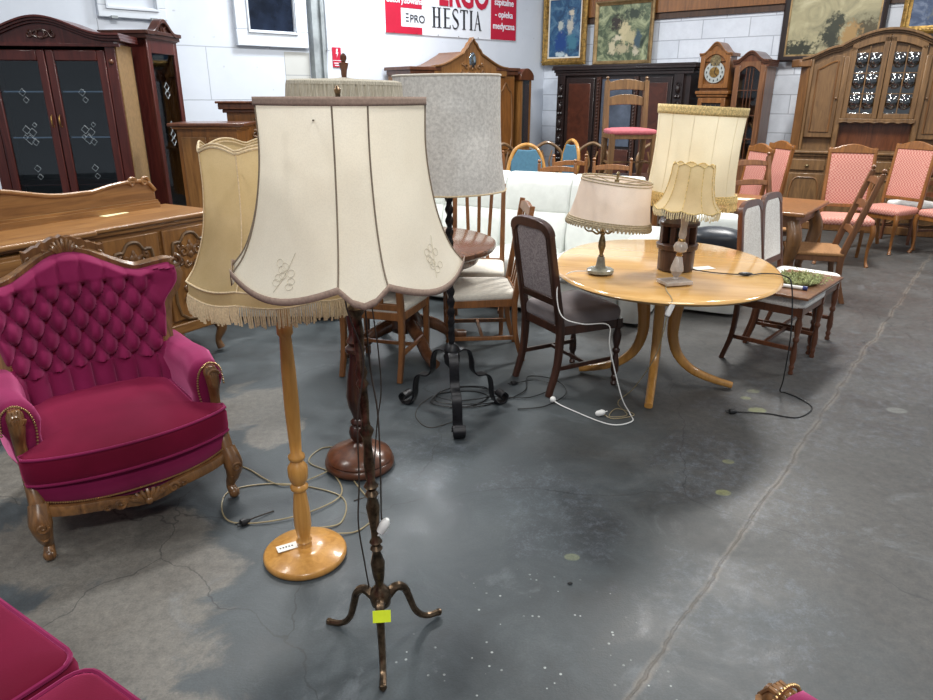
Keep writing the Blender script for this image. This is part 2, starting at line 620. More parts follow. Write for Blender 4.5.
# ------------------------------------------------------------------ floor
def floor_material():
    t = NT('worn_painted_concrete')
    v = t.coords()
    sep = t.n('ShaderNodeSeparateXYZ')
    t.l(v, sep.inputs[0])
    X, Y = sep.outputs[0], sep.outputs[1]
    big = t.noise(v, 0.9, 6, 0.62, 0.4)
    mid = t.noise(v, 3.2, 7, 0.65, 0.6)
    fine = t.noise(v, 26, 5, 0.7)
    grit = t.noise(v, 130, 3, 0.6)
    base = t.ramp(mid, [(0.28, lin((44, 49, 53))), (0.5, lin((64, 71, 75))), (0.72, lin((88, 95, 99)))])
    warm = t.ramp(fine, [(0.3, lin((60, 57, 54))), (0.7, lin((92, 87, 82)))])
    # brownish worn zone on the right half
    zx = t.smooth(t.math('ADD', X, t.math('MULTIPLY', t.math('SUBTRACT', big, 0.5), 2.6)), -0.1, 1.6)
    base = t.mix(t.math('MULTIPLY', zx, 0.75), base, warm)
    # bare pale concrete patches where the paint has gone
    def blob(cx, cy, rx, ry, wob=0.9):
        dx = t.math('DIVIDE', t.math('SUBTRACT', X, cx), rx)
        dy = t.math('DIVIDE', t.math('SUBTRACT', Y, cy), ry)
        d = t.math('SQRT', t.math('ADD', t.math('MULTIPLY', dx, dx), t.math('MULTIPLY', dy, dy)))
        return t.smooth(t.math('ADD', d, t.math('MULTIPLY', t.math('SUBTRACT', mid, 0.5), wob * 2.4)), 1.15, 0.85)
    bare = None
    for b in ((-1.15, 1.85, 0.34, 0.5), (-1.5, 2.3, 0.5, 0.3), (-1.22, 3.6, 0.26, 0.28), (-2.1, 2.85, 0.4, 0.3), (-0.9, 1.35, 0.32, 0.25), (-1.0, 3.3, 0.14, 0.2)):
        k = blob(*b)
        bare = k if bare is None else t.math('MAXIMUM', bare, k)
    pale = t.ramp(fine, [(0.25, lin((98, 94, 88))), (0.7, lin((136, 131, 122)))])
    base = t.mix(t.math('MULTIPLY', bare, 0.8), base, pale)
    # scuffed light spots
    sc_ = t.smooth(t.noise(v, 2.0, 8, 0.75, 1.2), 0.56, 0.7)
    base = t.mix(t.math('MULTIPLY', sc_, 0.36), base, lin((126, 132, 138)))
    dk = t.smooth(t.noise(v, 1.3, 5, 0.6, 0.8), 0.56, 0.72)
    base = t.mix(t.math('MULTIPLY', dk, 0.5), base, lin((50, 50, 50)))
    # filled joint running across the floor
    ax, ay, bx, by = 0.52, 1.63, 3.72, 5.79
    L = math.hypot(bx - ax, by - ay)
    nx, ny = -(by - ay) / L, (bx - ax) / L
    d = t.math('ADD', t.math('MULTIPLY', t.math('SUBTRACT', X, ax), nx), t.math('MULTIPLY', t.math('SUBTRACT', Y, ay), ny))
    d = t.math('ADD', d, t.math('MULTIPLY', t.math('SUBTRACT', t.noise(v, 2.6, 4), 0.5), 0.10))
    j = t.smooth(t.math('ABSOLUTE', d), 0.024, 0.006)
    j2 = t.smooth(t.math('ABSOLUTE', d), 0.007, 0.002)
    jb = t.smooth(t.noise(v, 4.5, 6, 0.7), 0.36, 0.62, 0.1, 0.9)
    base = t.mix(t.math('MULTIPLY', j, jb), base, lin((116, 110, 102)))
    base = t.mix(t.math('MULTIPLY', j2, 0.7), base, lin((70, 62, 54)))
    # scratched areas where the coating shows pale
    scr = t.smooth(t.noise(t.coords((1, 1, 1), rot=(0, 0, 0.6)), 16, 10, 0.9, 0.25), 0.46, 0.66)
    area_ = None
    for b in ((0.36, 2.55, 0.30, 0.34), (1.25, 2.75, 0.34, 0.5), (0.95, 2.0, 0.3, 0.3), (1.9, 3.5, 0.5, 0.5), (-0.2, 3.0, 0.3, 0.25), (2.6, 4.2, 0.6, 0.6)):
        k = blob(*b, 1.2)
        area_ = k if area_ is None else t.math('MAXIMUM', area_, k)
    base = t.mix(t.math('MULTIPLY', t.math('MULTIPLY', scr, area_), 0.42), base, lin((122, 130, 142)))
    # fine cracks
    vo = t.n('ShaderNodeTexVoronoi', feature='DISTANCE_TO_EDGE')
    vo.inputs['Scale'].default_value = 0.62
    wv = t.n('ShaderNodeVectorMath', operation='ADD')
    nz = t.n('ShaderNodeTexNoise')
    nz.inputs['Scale'].default_value = 2.4
    nz.inputs['Detail'].default_value = 5
    t.l(v, nz.inputs['Vector'])
    t.l(v, wv.inputs[0])
    sc2 = t.n('ShaderNodeVectorMath', operation='SCALE')
    sc2.inputs[3].default_value = 0.35
    t.l(nz.outputs['Color'], sc2.inputs[0])
    t.l(sc2.outputs[0], wv.inputs[1])
    t.l(wv.outputs[0], vo.inputs['Vector'])
    ck = t.smooth(vo.outputs['Distance'], 0.0026, 0.0005)
    base = t.mix(t.math('MULTIPLY', ck, 0.6), base, lin((42, 42, 44)))
    # paint splashes
    sp = t.n('ShaderNodeTexVoronoi', feature='F1')
    sp.inputs['Scale'].default_value = 26
    t.l(v, sp.inputs['Vector'])
    sm = t.smooth(sp.outputs['Distance'], 0.13, 0.09)
    near = blob(0.22, 1.72, 0.45, 0.42, 0.3)
    base = t.mix(t.math('MULTIPLY', t.math('MULTIPLY', sm, near), t.smooth(t.noise(v, 9, 2), 0.45, 0.6)), base, lin((176, 182, 180)))
    for cx, cy, r, c in ((1.135, 2.69, 0.032, (132, 134, 92)), (1.255, 2.97, 0.03, (128, 130, 96)), (1.62, 3.55, 0.045, (136, 140, 98)), (0.40, 2.23, 0.028, (128, 134, 104)), (1.7, 3.82, 0.04, (120, 122, 100)),
                         (2.4, 3.55, 0.05, (118, 120, 116)), (2.02, 2.55, 0.045, (112, 112, 104)), (1.62, 3.72, 0.03, (132, 136, 98))):
        base = t.mix(t.math('MULTIPLY', blob(cx, cy, r * 1.0, r * 0.75, 0.5), t.smooth(fine, 0.25, 0.6, 0.25, 0.8)), base, lin(c))
    base = t.mix(t.smooth(grit, 0.3, 0.7, 0.0, 0.30), base, lin((46, 50, 52)))
    rough = t.ramp(mid, [(0.3, (0.34, 0.34, 0.34, 1)), (0.7, (0.6, 0.6, 0.6, 1))])
    h = t.math('ADD', t.math('MULTIPLY', fine, 0.5), t.math('MULTIPLY', grit, 0.3))
    h = t.math('SUBTRACT', h, t.math('MULTIPLY', j2, 0.8))
    t.bsdf(base, rough, spec=0.45, bump=h, bstr=0.25, bdist=0.006)
    return t.m

fl = MB().box(-11, 12, -5, 14, -0.1, 0)
struct('floor', fl, floor_material())

# ------------------------------------------------------------------ walls
def painted_board(name, hlines, vlines, col=(214, 220, 230), limit=None):
    t = NT(name)
    v = t.coords()
    sep = t.n('ShaderNodeSeparateXYZ')
    t.l(v, sep.inputs[0])
    X, Z = sep.outputs[0], sep.outputs[2]
    f = t.noise(v, 1.4, 6, 0.65)
    g = t.noise(v, 18, 5, 0.7)
    c = t.ramp(f, [(0.3, lin(tuple(x - 12 for x in col))), (0.7, lin(col))])
    wob = t.math('MULTIPLY', t.math('SUBTRACT', t.noise(v, 5, 3), 0.5), 0.012)
    acc = None
    for z in hlines:
        k = t.smooth(t.math('ABSOLUTE', t.math('SUBTRACT', t.math('ADD', Z, wob), z)), 0.007, 0.002)
        if limit is not None:
            k = t.math('MULTIPLY', k, t.math('LESS_THAN', X, limit))
        acc = k if acc is None else t.math('MAXIMUM', acc, k)
    for x, z0, z1 in vlines:
        k = t.smooth(t.math('ABSOLUTE', t.math('SUBTRACT', t.math('ADD', X, wob), x)), 0.006, 0.002)
        k = t.math('MULTIPLY', k, t.math('MULTIPLY', t.math('GREATER_THAN', Z, z0), t.math('LESS_THAN', Z, z1)))
        acc = k if acc is None else t.math('MAXIMUM', acc, k)
    c = t.mix(t.math('MULTIPLY', acc, 0.6), c, lin((120, 124, 132)))
    chips = t.smooth(t.noise(v, 11, 3, 0.5), 0.70, 0.74)
    c = t.mix(t.math('MULTIPLY', chips, 0.5), c, lin((150, 152, 158)))
    t.bsdf(c, 0.7, spec=0.3, bump=g, bstr=0.1, bdist=0.004)
    return t.m

WLR = math.radians(42.0)
wl = MB().box(-15, 0.0, 0, 0.25, 0, 5.2)
wall_left = struct('wall_left', wl, painted_board('white_wall_boards', [1.604, 2.118], [(-5.13, 1.604, 2.118), (-6.6, 1.604, 2.118), (-5.95, 0.6, 1.604), (-4.45, 0.6, 1.604), (-6.13, 2.118, 2.32), (-4.42, 2.118, 2.14)], limit=-3.95))
WK = 1.18   # the hall walls and what hangs on them are this much larger than first drawn
CORNER = (1.357, 13.216, -0.297)
wall_left.location = CORNER
wall_left.rotation_euler = (0, 0, WLR)
wall_left.scale = (WK, WK, WK)

def on_left(o):
    o.location = CORNER
    o.scale = (WK, WK, WK)
    o.rotation_euler = (0, 0, WLR)
    return o

def block_wall():
    t = NT('white_painted_blockwork')
    v = t.coords()
    sep = t.n('ShaderNodeSeparateXYZ')
    t.l(v, sep.inputs[0])
    cb = t.n('ShaderNodeCombineXYZ')
    t.l(sep.outputs[0], cb.inputs[0])
    t.l(t.math('ADD', sep.outputs[2], 0.12), cb.inputs[1])
    br = t.n('ShaderNodeTexBrick')
    br.offset = 0.5
    br.inputs['Scale'].default_value = 1
    br.inputs['Brick Width'].default_value = 0.59
    br.inputs['Row Height'].default_value = 0.222
    br.inputs['Mortar Size'].default_value = 0.006
    br.inputs['Mortar Smooth'].default_value = 0.3
    br.inputs['Color1'].default_value = lin((206, 212, 222))
    br.inputs['Color2'].default_value = lin((220, 224, 232))
    br.inputs['Mortar'].default_value = lin((168, 172, 182))
    t.l(cb.outputs[0], br.inputs[0])
    f = t.noise(v, 7, 5, 0.7)
    c = t.mix(t.smooth(f, 0.35, 0.7, 0.0, 0.3), br.outputs['Color'], lin((176, 180, 190)))
    t.bsdf(c, 0.75, spec=0.3, bump=t.math('SUBTRACT', t.math('MULTIPLY', f, 0.3), br.outputs['Fac']), bstr=0.5, bdist=0.01)
    return t.m

WRR = math.atan2(-0.626, 0.78)
def on_right(o):
    o.location = CORNER
    o.scale = (WK, WK, WK)
    o.rotation_euler = (0, 0, WRR)
    return o

wall_right = on_right(struct('wall_right', MB().box(0.0, 14, 0, 0.25, 0, 5.2), block_wall()))
# wooden beam along the top of the blockwork
b = MB()
b.box(0.02, 9, -0.06, 0.0, 2.66, 2.95)
on_right(struct('trim_1', b, M['orange']))
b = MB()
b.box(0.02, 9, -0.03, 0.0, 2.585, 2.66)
on_right(struct('trim_2', b, wood('dark_beam_lip', (52, 34, 24), (84, 58, 40), 0.6)))  # dark wooden lower lip of the beam

# grey steel column and white strip between the two wall sections
b = MB()
b.box(-3.93, -3.86, -0.10, 0.0, 1.0, 5.2)
b.box(-3.86, -3.74, -0.05, 0.0, 1.0, 5.2)
b.box(-3.81, -3.79, -0.09, -0.05, 1.0, 5.2)
on_left(struct('trim_3', b, M['steel_grey'], bevel=0.004))
b = MB().box(-3.735, -3.695, -0.07, 0.0, 2.13, 5.2)
on_left(struct('trim_4', b, M['white_frame'], bevel=0.004))
b = MB().box(-4.25, -3.94, -0.006, 0.0, 1.45, 2.10)
on_left(struct('trim_5', b, painted_board('bare_plaster_patch', [1.86], [], (196, 196, 192))))

# windows
def wall_window(name, x0, x1, z0, z1, fw, glassmat, handles=False):
    b = MB()
    b.box(x0, x1, -0.05, 0, z0, z0 + fw)
    b.box(x0, x0 + fw, -0.05, 0, z0 + fw, z1)
    b.box(x1 - fw, x1, -0.05, 0, z0 + fw, z1)
    b.box(x0, x1, -0.05, 0, z1, z1 + fw)
    w = on_left(struct(name, b, M['white_frame'], bevel=0.006))
    g = MB().box(x0 + fw, x1 - fw, -0.02, -0.012, z0 + fw, z1)
    g.build('window_pane', glassmat, w)
    e = MB()
    i = fw - 0.03
    e.box(x0 + i, x1 - i, -0.065, -0.05, z0 + i, z0 + i + 0.02)
    e.box(x0 + i, x0 + i + 0.02, -0.065, -0.05, z0 + i + 0.02, z1)
    e.box(x1 - i - 0.02, x1 - i, -0.065, -0.05, z0 + i + 0.02, z1)
    e.build('sash_bead', 'white_frame', w, bevel=0.003)
    if handles:
        for x in (x0 + 0.13, x1 - 0.13):
            MB().box(x - 0.03, x + 0.03, -0.075, -0.05, z0 - 0.012, z0 + 0.014).build('hinge', 'steel_grey', w, bevel=0.003)
    return w
wall_window('window_1', -4.80, -3.96, 2.14, 3.4, 0.16, M['dark_glass'])
wall_window('window_2', -6.12, -5.50, 2.33, 3.4, 0.10, plain('frosted_white_panel', (206, 212, 222), 0.5, var=0.03, scale=3), True)

# ------------------------------------------------------------------ banner and sign on the left wall
ban = thing('advertising_banner', 'white and red advertising banner hung high on the white wall', 'banner', CORNER, WLR)
ban.scale = (WK, WK, WK)
b = MB().box(-2.876, -0.626, -0.012, -0.003, 2.362, 3.3)
b.build('vinyl_sheet', 'vinyl_white', ban)
b = MB()
b.box(-2.87, -2.637, -0.016, -0.012, 2.365, 3.3)
b.box(-2.637, -2.31, -0.016, -0.012, 2.365, 2.445)
b.box(-2.637, -2.31, -0.016, -0.012, 2.655, 3.3)
b.build('red_bracket_shape', 'vinyl_red', ban)
b = MB().box(-1.115, -0.63, -0.016, -0.012, 2.37, 3.3)
b.build('red_panel', 'vinyl_red', ban)
text_mesh('lettering', 'PRO', 0.125, 'ink', ban, (-2.505, -0.018, 2.50))
b = MB()
for z in (2.505, 2.545, 2.585):
    b.box(-2.565, -2.52, -0.018, -0.013, z, z + 0.012)
b.build('lettering', 'ink', ban)
text_mesh('lettering', 'autoryzowana', 0.10, 'vinyl_white', ban, (-2.85, -0.018, 2.705), sx=0.98, bold=0.002)
text_mesh('lettering', 'ERGO', 0.46, 'vinyl_red', ban, (-2.04, -0.018, 2.735), sx=0.72, bold=0.014)
for s_, z in (('medyczna', 2.505), ('- opieka', 2.65), ('szpitalne', 2.80), ('leczenie', 2.945)):
    text_mesh('lettering', s_, 0.115, 'vinyl_white', ban, (-0.87, -0.018, z), align='CENTER', bold=0.002, sx=0.92)
# tall serif capitals
def serif_word(word, x, z, h, adv, mb, y0, y1):
    st, th, sf = 0.085 * h * 1.5, 0.05 * h, 0.10 * h
    def bx(a, b_, c, d):
        mb.box(x + a, x + b_, y0, y1, z + c, z + d)
    for ch, w in zip(word, adv):
        g = w * 0.16
        W = w - g
        if ch == 'H':
            bx(0.02, 0.02 + st, 0, h); bx(W - 0.02 - st, W - 0.02, 0, h); bx(0.02 + st, W - 0.02 - st, h * 0.5, h * 0.5 + th)
            for a in (0.02, W - 0.02 - st):
                bx(a - 0.02, a + st + 0.02, 0, th * 0.6); bx(a - 0.02, a + st + 0.02, h - th * 0.6, h)
        elif ch == 'E':
            bx(0.02, 0.02 + st, 0, h); bx(0.02 + st, W, 0, th); bx(0.02 + st, W * 0.85, h * 0.5, h * 0.5 + th); bx(0.02 + st, W * 0.95, h - th, h)
            bx(W - 0.012, W, th, h * 0.16); bx(0, 0.02, 0, th * 0.6); bx(0, 0.02, h - th * 0.6, h)
        elif ch == 'S':
            pts = [(W * 0.85, h * 0.8), (W * 0.7, h * 0.96), (W * 0.35, h * 0.97), (W * 0.12, h * 0.78), (W * 0.35, h * 0.56), (W * 0.68, h * 0.42), (W * 0.86, h * 0.2), (W * 0.6, h * 0.03), (W * 0.25, h * 0.04), (W * 0.1, h * 0.2)]
            cp = catmull([(x + a, (y0 + y1) / 2, z + c) for a, c in pts], 4)
            mb.tube(cp, [th * 0.35, st * 0.35, th * 0.5, st * 0.55, st * 0.6, th * 0.5, st * 0.35, th * 0.35], 6)
        elif ch == 'T':
            c = W / 2
            bx(c - st / 2, c + st / 2, 0, h); bx(0, W, h - th, h); bx(0, 0.012, h * 0.84, h - th); bx(W - 0.012, W, h * 0.84, h - th); bx(c - st, c + st, 0, th * 0.6)
        elif ch == 'I':
            c = W / 2
            bx(c - st / 2, c + st / 2, 0, h); bx(c - st, c + st, 0, th * 0.6); bx(c - st, c + st, h - th * 0.6, h)
        elif ch == 'A':
            mb.prism([(x + W * 0.1, z), (x + W * 0.1 + th * 0.6, z), (x + W * 0.52, z + h * 0.9), (x + W * 0.5, z + h)], y0, y1)
            mb.prism([(x + W * 0.9, z), (x + W * 0.5, z + h), (x + W * 0.42, z + h * 0.98), (x + W * 0.9 - st, z)], y0, y1)
            bx(W * 0.26, W * 0.74, h * 0.33, h * 0.33 + th * 0.8); bx(0, W * 0.26, 0, th * 0.6); bx(W * 0.74, W, 0, th * 0.6)
        x += w
mb = MB()
serif_word('HESTIA', -2.15, 2.462, 0.235, [0.185, 0.15, 0.145, 0.155, 0.085, 0.17], mb, -0.018, -0.013)
mb.build('lettering', 'ink', ban)
mb = MB()
for x in (-2.75, -2.4, -2.05, -1.7, -1.35, -1.0, -0.7):
    mb.lathe([(0.006, 0), (0.006, 0.006)], 8, (x, -0.016, 2.372))
mb.build('eyelets', 'ink', ban)

sg = thing('electrical_hazard_sign', 'small red and white electrical hazard sign on the white wall', 'sign', CORNER, WLR)
sg.scale = (WK, WK, WK)
MB().box(-3.638, -3.522, -0.012, 0, 1.955, 2.17).build('plate', 'vinyl_red', sg, bevel=0.003)
mb = MB()
mb.prism([(-3.585, 2.155), (-3.565, 2.155), (-3.575, 2.115), (-3.56, 2.115), (-3.585, 2.06), (-3.578, 2.10), (-3.595, 2.10)], -0.015, -0.012)
mb.build('lightning_symbol', 'vinyl_white', sg)
mb = MB().box(-3.638, -3.522, -0.014, -0.012, 2.026, 2.032)
mb.box(-3.625, -3.535, -0.014, -0.012, 1.995, 2.005)
mb.box(-3.615, -3.545, -0.014, -0.012, 1.972, 1.982)
mb.build('text_lines', 'vinyl_white', sg)

# ------------------------------------------------------------------ lamp shades
class Shade:
    def __init__(s, prof, seams=None, flat=0.0, scB=0.0, scT=0.0, c=(0, 0, 0), ov=1.0):
        pts = catmull([(r, 0, z) for r, z in prof], 6)
        s.rz = [(p.x, p.z) for p in pts]
        s.seams = [x for x in (seams or [])]
        s.flat, s.scB, s.scT, s.c, s.ov = flat, scB, scT, c, ov
    def rz_at(s, t):
        u = min(max(t, 0), 1) * (len(s.rz) - 1)
        k = min(int(u), len(s.rz) - 2)
        f = u - k
        return (s.rz[k][0] * (1 - f) + s.rz[k + 1][0] * f, s.rz[k][1] * (1 - f) + s.rz[k + 1][1] * f)
    def pt(s, a, t, dr=0.0, dz=0.0):
        """a in degrees; 0 faces -Y; t 0 bottom .. 1 top"""
        r, z = s.rz_at(t)
        fac, sh = 1.0, 0.0
        if s.seams:
            S = s.seams
            b = a
            while b < S[0]:
                b += 360
            while b >= S[0] + 360:
                b -= 360
            SS = S + [S[0] + 360]
            for i in range(len(S)):
                if SS[i] <= b <= SS[i + 1]:
                    h = (SS[i + 1] - SS[i]) / 2
                    ph = b - (SS[i + 1] + SS[i]) / 2
                    ch = math.cos(math.radians(h)) / math.cos(math.radians(ph))
                    fac = 1 - s.flat * (1 - ch)
                    sh = math.sin(PI * (b - SS[i]) / (2 * h)) ** 0.95 if 0 < (b - SS[i]) < 2 * h else 0.0
                    break
        r = r * fac + dr
        z = z - s.scB * sh * (1 - t) ** 3 + s.scT * sh * max(t, 0) ** 6 + dz
        A = math.radians(a)
        return (s.c[0] + r * math.sin(A), s.c[1] - r * math.cos(A) * s.ov, s.c[2] + z)
    def angles(s, n=72):
        A = set([360.0 * k / n for k in range(n)])
        for x in s.seams:
            A.add(x % 360)
        A = sorted(A)
        out = [A[0]]
        for x in A[1:]:
            if x - out[-1] > 1.2:
                out.append(x)
            elif (x in [q % 360 for q in s.seams]):
                out[-1] = x
        return out
    def band(s, mb, t0, t1, dr=0.0, nt=16, dz0=0.0, dz1=0.0, n=72):
        A = s.angles(n)
        rings = []
        for j in range(nt + 1):
            t = t0 + (t1 - t0) * j / nt
            dz = dz0 + (dz1 - dz0) * j / nt
            rings.append([s.pt(a, t, dr, dz) for a in A])
        mb.loft(rings, cap=False)
        return mb
    def seam_tubes(s, mb, r=0.0022, which=None, dr=0.002):
        for a in (which or s.seams):
            mb.tube([s.pt(a, k / 20, dr) for k in range(21)], r, 6)
        return mb
    def seam_parts(s, name, mat, parent, r=0.0022, dr=0.002):
        for a in s.seams:
            s.seam_tubes(MB(), r, [a], dr).build(name, mat, parent)
    def ring(s, mb, t, r, dr=0.0, dz=0.0, n=96):
        mb.tube([s.pt(360 * k / n, t, dr, dz) for k in range(n)], r, 6, closed=True)
        return mb
    def fringe(s, mb, t, length, n=150, dr=0.002, r=0.0022, dz=0.0, var=0.15, flare=0.004):
        for k in range(n):
            a = 360 * k / n
            p = Vector(s.pt(a, t, dr, dz))
            o = Vector((math.sin(math.radians(a)), -math.cos(math.radians(a)), 0))
            L = length * (1 + random.uniform(-var, var))
            q = p + Vector((random.uniform(-1, 1), random.uniform(-1, 1), 0)) * 0.002
            mb.tube([p, p * 0.5 + q * 0.5 + o * flare + Vector((0, 0, -L * 0.5)), q + Vector((0, 0, -L))], [r * 0.9, r, r * 1.2], 5)
        return mb

def spider(parent, r, z, mat='brass', k=3):
    mb = MB()
    for i in range(k):
        a = 2 * PI * i / k + 0.4
        mb.tube([(0, 0, z), (r * math.cos(a), r * math.sin(a), z)], 0.0018, 6)
    mb.lathe([(0.012, -0.004), (0.012, 0.004)], 12, (0, 0, z))
    return mb.build('shade_carrier', mat, parent)

def bulb(parent, z, mat='white_plastic', tilt=0):
    mb = MB().lathe([(0.014, -0.06), (0.017, -0.055), (0.017, 0.0), (0.012, 0.004)], 14, (0, 0, z))
    mb.build('lamp_holder', mat, parent)

def cord(parent, name, pts, r, mat, n=8, plug=None, plugmat='black_plastic', plugdir=None):
    mb = MB()
    cp = catmull(pts, n)
    mb.tube(cp, r, 6)
    o = mb.build(name, mat, parent)
    if plug:
        e = Vector(pts[-1]); d = (e - Vector(cp[-2]))
        d.z = 0
        d.normalize()
        pm = MB(Matrix.Translation(e) @ d.to_track_quat('Z', 'Y').to_matrix().to_4x4())
        pm.lathe([(0.006, -0.005), (0.009, 0.0), (0.017, 0.014), (0.017, 0.034), (0.012, 0.037)], 12)
        for sx in (-0.0095, 0.0095):
            pm.lathe([(0.0024, 0.037), (0.0024, 0.056)], 6, (sx, 0, 0))
        pm.build('plug', plugmat, o)
    return o

# ---------------- brass tripod lamp in front
B0 = Vector((-0.265, 1.80, 0))
bl = thing('floor_lamp', 'tall slender brass tripod floor lamp with a wide ivory scalloped shade bound in taupe braid', 'floor lamp', B0)
prof = [(0.012, 0.13), (0.03, 0.145), (0.034, 0.17), (0.03, 0.195), (0.018, 0.21), (0.012, 0.22), (0.018, 0.25), (0.022, 0.30), (0.012, 0.34), (0.02, 0.352), (0.012, 0.364), (0.02, 0.376), (0.012, 0.39), (0.013, 0.42), (0.021, 0.50), (0.013, 0.53), (0.02, 0.542), (0.012, 0.555), (0.022, 0.57), (0.012, 0.585), (0.017, 0.64), (0.012, 0.70), (0.014, 0.73), (0.022, 0.75), (0.014, 0.765), (0.011, 0.78), (0.014, 0.84), (0.011, 0.88), (0.018, 0.895), (0.011, 0.91), (0.018, 0.93), (0.011, 0.95), (0.016, 1.05), (0.011, 1.09), (0.02, 1.10), (0.024, 1.115), (0.012, 1.13), (0.01, 1.2), (0.01, 1.5), (0.016, 1.505), (0.008, 1.52), (0.006, 1.655)]
MB().lathe(prof, 18).build('stem', 'brass', bl, angle=50)
for ang in (-84.5, 33, 158):   # degrees of each foot direction
    a = math.radians(ang)
    ux, uy = math.cos(a), math.sin(a)
    L = 0.205
    pts = [(0.02, 0.165), (0.055, 0.185), (0.085, 0.165), (0.10, 0.12), (0.12, 0.06), (0.155, 0.022), (L, 0.012)]
    cp = catmull([(ux * r_, uy * r_, z) for r_, z in pts], 5)
    mb = MB().tube(cp, [0.017, 0.015, 0.013, 0.012, 0.011, 0.010, 0.011], 8)
    e = cp[-1]
    mb.ball((e.x, e.y, 0.0125), 0.0125, 8)
    for k in range(6, 22):
        p = cp[k]
        mb.ball((p.x, p.y, p.z + 0.010), 0.005, 6)
    mb.build('leg', 'brass', bl)
bs = Shade([(0.298, 1.238), (0.262, 1.285), (0.232, 1.36), (0.212, 1.45), (0.202, 1.54), (0.203, 1.645)], [4, 26, 94, 116, 184, 206, 274, 296], flat=0.35, scB=0.040)
s_ = bs.band(MB(), 0, 1).build('lamp_shade', 'sh_brass', bl, angle=60)
s_.rotation_euler = (0, math.radians(1.7), 0)
s_.location = (-1.45 * math.sin(math.radians(1.7)), 0, 0)
bs.band(MB(), 1, 1, 0.003, 3, dz0=-0.016, dz1=0.003).build('top_binding', 'trim_brown', s_, angle=60, solid=0.004)
bs.band(MB(), -0.0, 0.0, 0.003, 2, dz0=-0.002, dz1=0.015).build('bottom_binding', 'trim_brown', s_, angle=60, solid=0.0015)
bs.seam_parts('seam_braid', M['seam'], s_, 0.0021, 0.0015)
for ac, tc in ((-28, 0.17), (66, 0.2)):
    mb = MB()
    random.seed(int(ac) + 90)
    for k in range(9):
        aa = ac + random.uniform(-6, 6)
        tt = tc + 0.06 * (k / 8 - 0.4) * 2.2
        ring = []
        for q in range(12):
            ring.append(bs.pt(aa + 2.4 * math.cos(q * PI / 6), tt + 0.022 * math.sin(q * PI / 6), 0.0012))
        mb.tube(ring, 0.0006, 4, closed=True)
    mb.tube([bs.pt(ac - 4 + 10 * k / 8, tc - 0.10 + 0.24 * k / 8, 0.0012) for k in range(9)], 0.0008, 4)
    mb.build('embroidered_spray', M['stitch'], s_)
spider(bl, 0.2, 1.60)
bulb(bl, 1.50)
MB().lathe([(0.003, 1.65), (0.007, 1.655), (0.009, 1.664), (0.004, 1.672)], 12).build('finial', 'brass', bl)
cord(bl, 'power_cord', [(0.01, 0.015, 1.48), (0.02, 0.03, 1.25), (0.022, 0.02, 0.95), (0.034, 0.014, 0.80), (0.030, 0.01, 0.62), (0.020, 0.02, 0.45), (0.03, 0.012, 0.44)], 0.0026, 'cord_brown')
cord(bl, 'power_cord', [(-0.01, -0.02, 1.40), (-0.022, -0.028, 1.15), (0.012, -0.024, 0.98), (-0.018, -0.022, 0.8), (-0.03, -0.02, 0.6), (-0.045, -0.015, 0.45), (-0.04, 0.0, 0.3), (-0.036, 0.02, 0.17)], 0.0026, 'cord_brown')
MB(Matrix.Translation((0.028, -0.01, 0.435)) @ Matrix.Rotation(0.5, 4, 'Y')).lathe([(0.006, 0.03), (0.013, 0.02), (0.015, 0.0), (0.013, -0.02), (0.003, -0.021), (0.003, -0.036)], 10).build('plug', 'white_plastic', bl)
bl.rotation_euler = (0, math.radians(-1.6), 0)

tg = thing('price_tag', 'small fluorescent yellow price tag on the brass tripod lamp', 'tag', (B0.x + 0.010, B0.y - 0.095, 0.176), 0.1)
MB(Matrix.Rotation(-0.35, 4, 'X')).box(-0.027, 0.027, -0.001, 0.001, -0.018, 0.018).build('card', 'neon', tg)
text_mesh('handwriting', '350', 0.028, 'ink', tg, (-0.022, -0.0035, -0.009), (PI / 2 - 0.35, 0, 0), depth=0.0006, sx=0.85)

# ---------------- light wood lamp
W0 = Vector((-0.613, 2.24, 0))
wl_ = thing('floor_lamp', 'honey coloured turned wood floor lamp with round base and yellowed fringed shade', 'floor lamp', W0)
MB().lathe([(0.150, 0.0), (0.155, 0.008), (0.155, 0.022), (0.147, 0.030), (0.13, 0.033), (0.125, 0.038), (0.095, 0.041), (0.088, 0.046), (0.05, 0.048), (0.03, 0.05)], 40).build('base', 'honey', wl_, angle=60)
prof = [(0.026, 0.045), (0.028, 0.055), (0.022, 0.066), (0.030, 0.072), (0.022, 0.082), (0.025, 0.10), (0.032, 0.14), (0.031, 0.20), (0.024, 0.27), (0.022, 0.285), (0.032, 0.295), (0.033, 0.306), (0.024, 0.316), (0.031, 0.33), (0.036, 0.35), (0.036, 0.385), (0.027, 0.40), (0.022, 0.41), (0.030, 0.42), (0.030, 0.432), (0.020, 0.442), (0.0225, 0.50), (0.026, 0.62), (0.0245, 0.76), (0.020, 0.885), (0.027, 0.895), (0.027, 0.93), (0.0195, 0.94), (0.023, 0.99), (0.024, 1.08), (0.021, 1.16), (0.012, 1.2), (0.009, 1.3), (0.009, 1.4), (0.005, 1.41)]
MB().lathe(prof, 22).build('turned_post', 'honey', wl_, angle=50)
ws = Shade([(0.288, 1.118), (0.258, 1.165), (0.223, 1.26), (0.207, 1.38), (0.206, 1.50)], [k * 45 - 10 for k in range(1, 9)], flat=0.6, scB=0.014, scT=0.02)
s_ = ws.band(MB(), 0, 1).build('lamp_shade', 'sh_wood', wl_, angle=60)
ws.seam_parts('seam_piping', 'trim_beige', s_)
ws.ring(ws.ring(MB(), 0.985, 0.004, 0.003), 1.0, 0.003, 0.001).build('top_braid', 'trim_beige', s_)
ws.band(MB(), 0, 0, 0.002, 3, dz0=-0.045, dz1=0.0).build('fringe_band', 'sh_wood', s_)
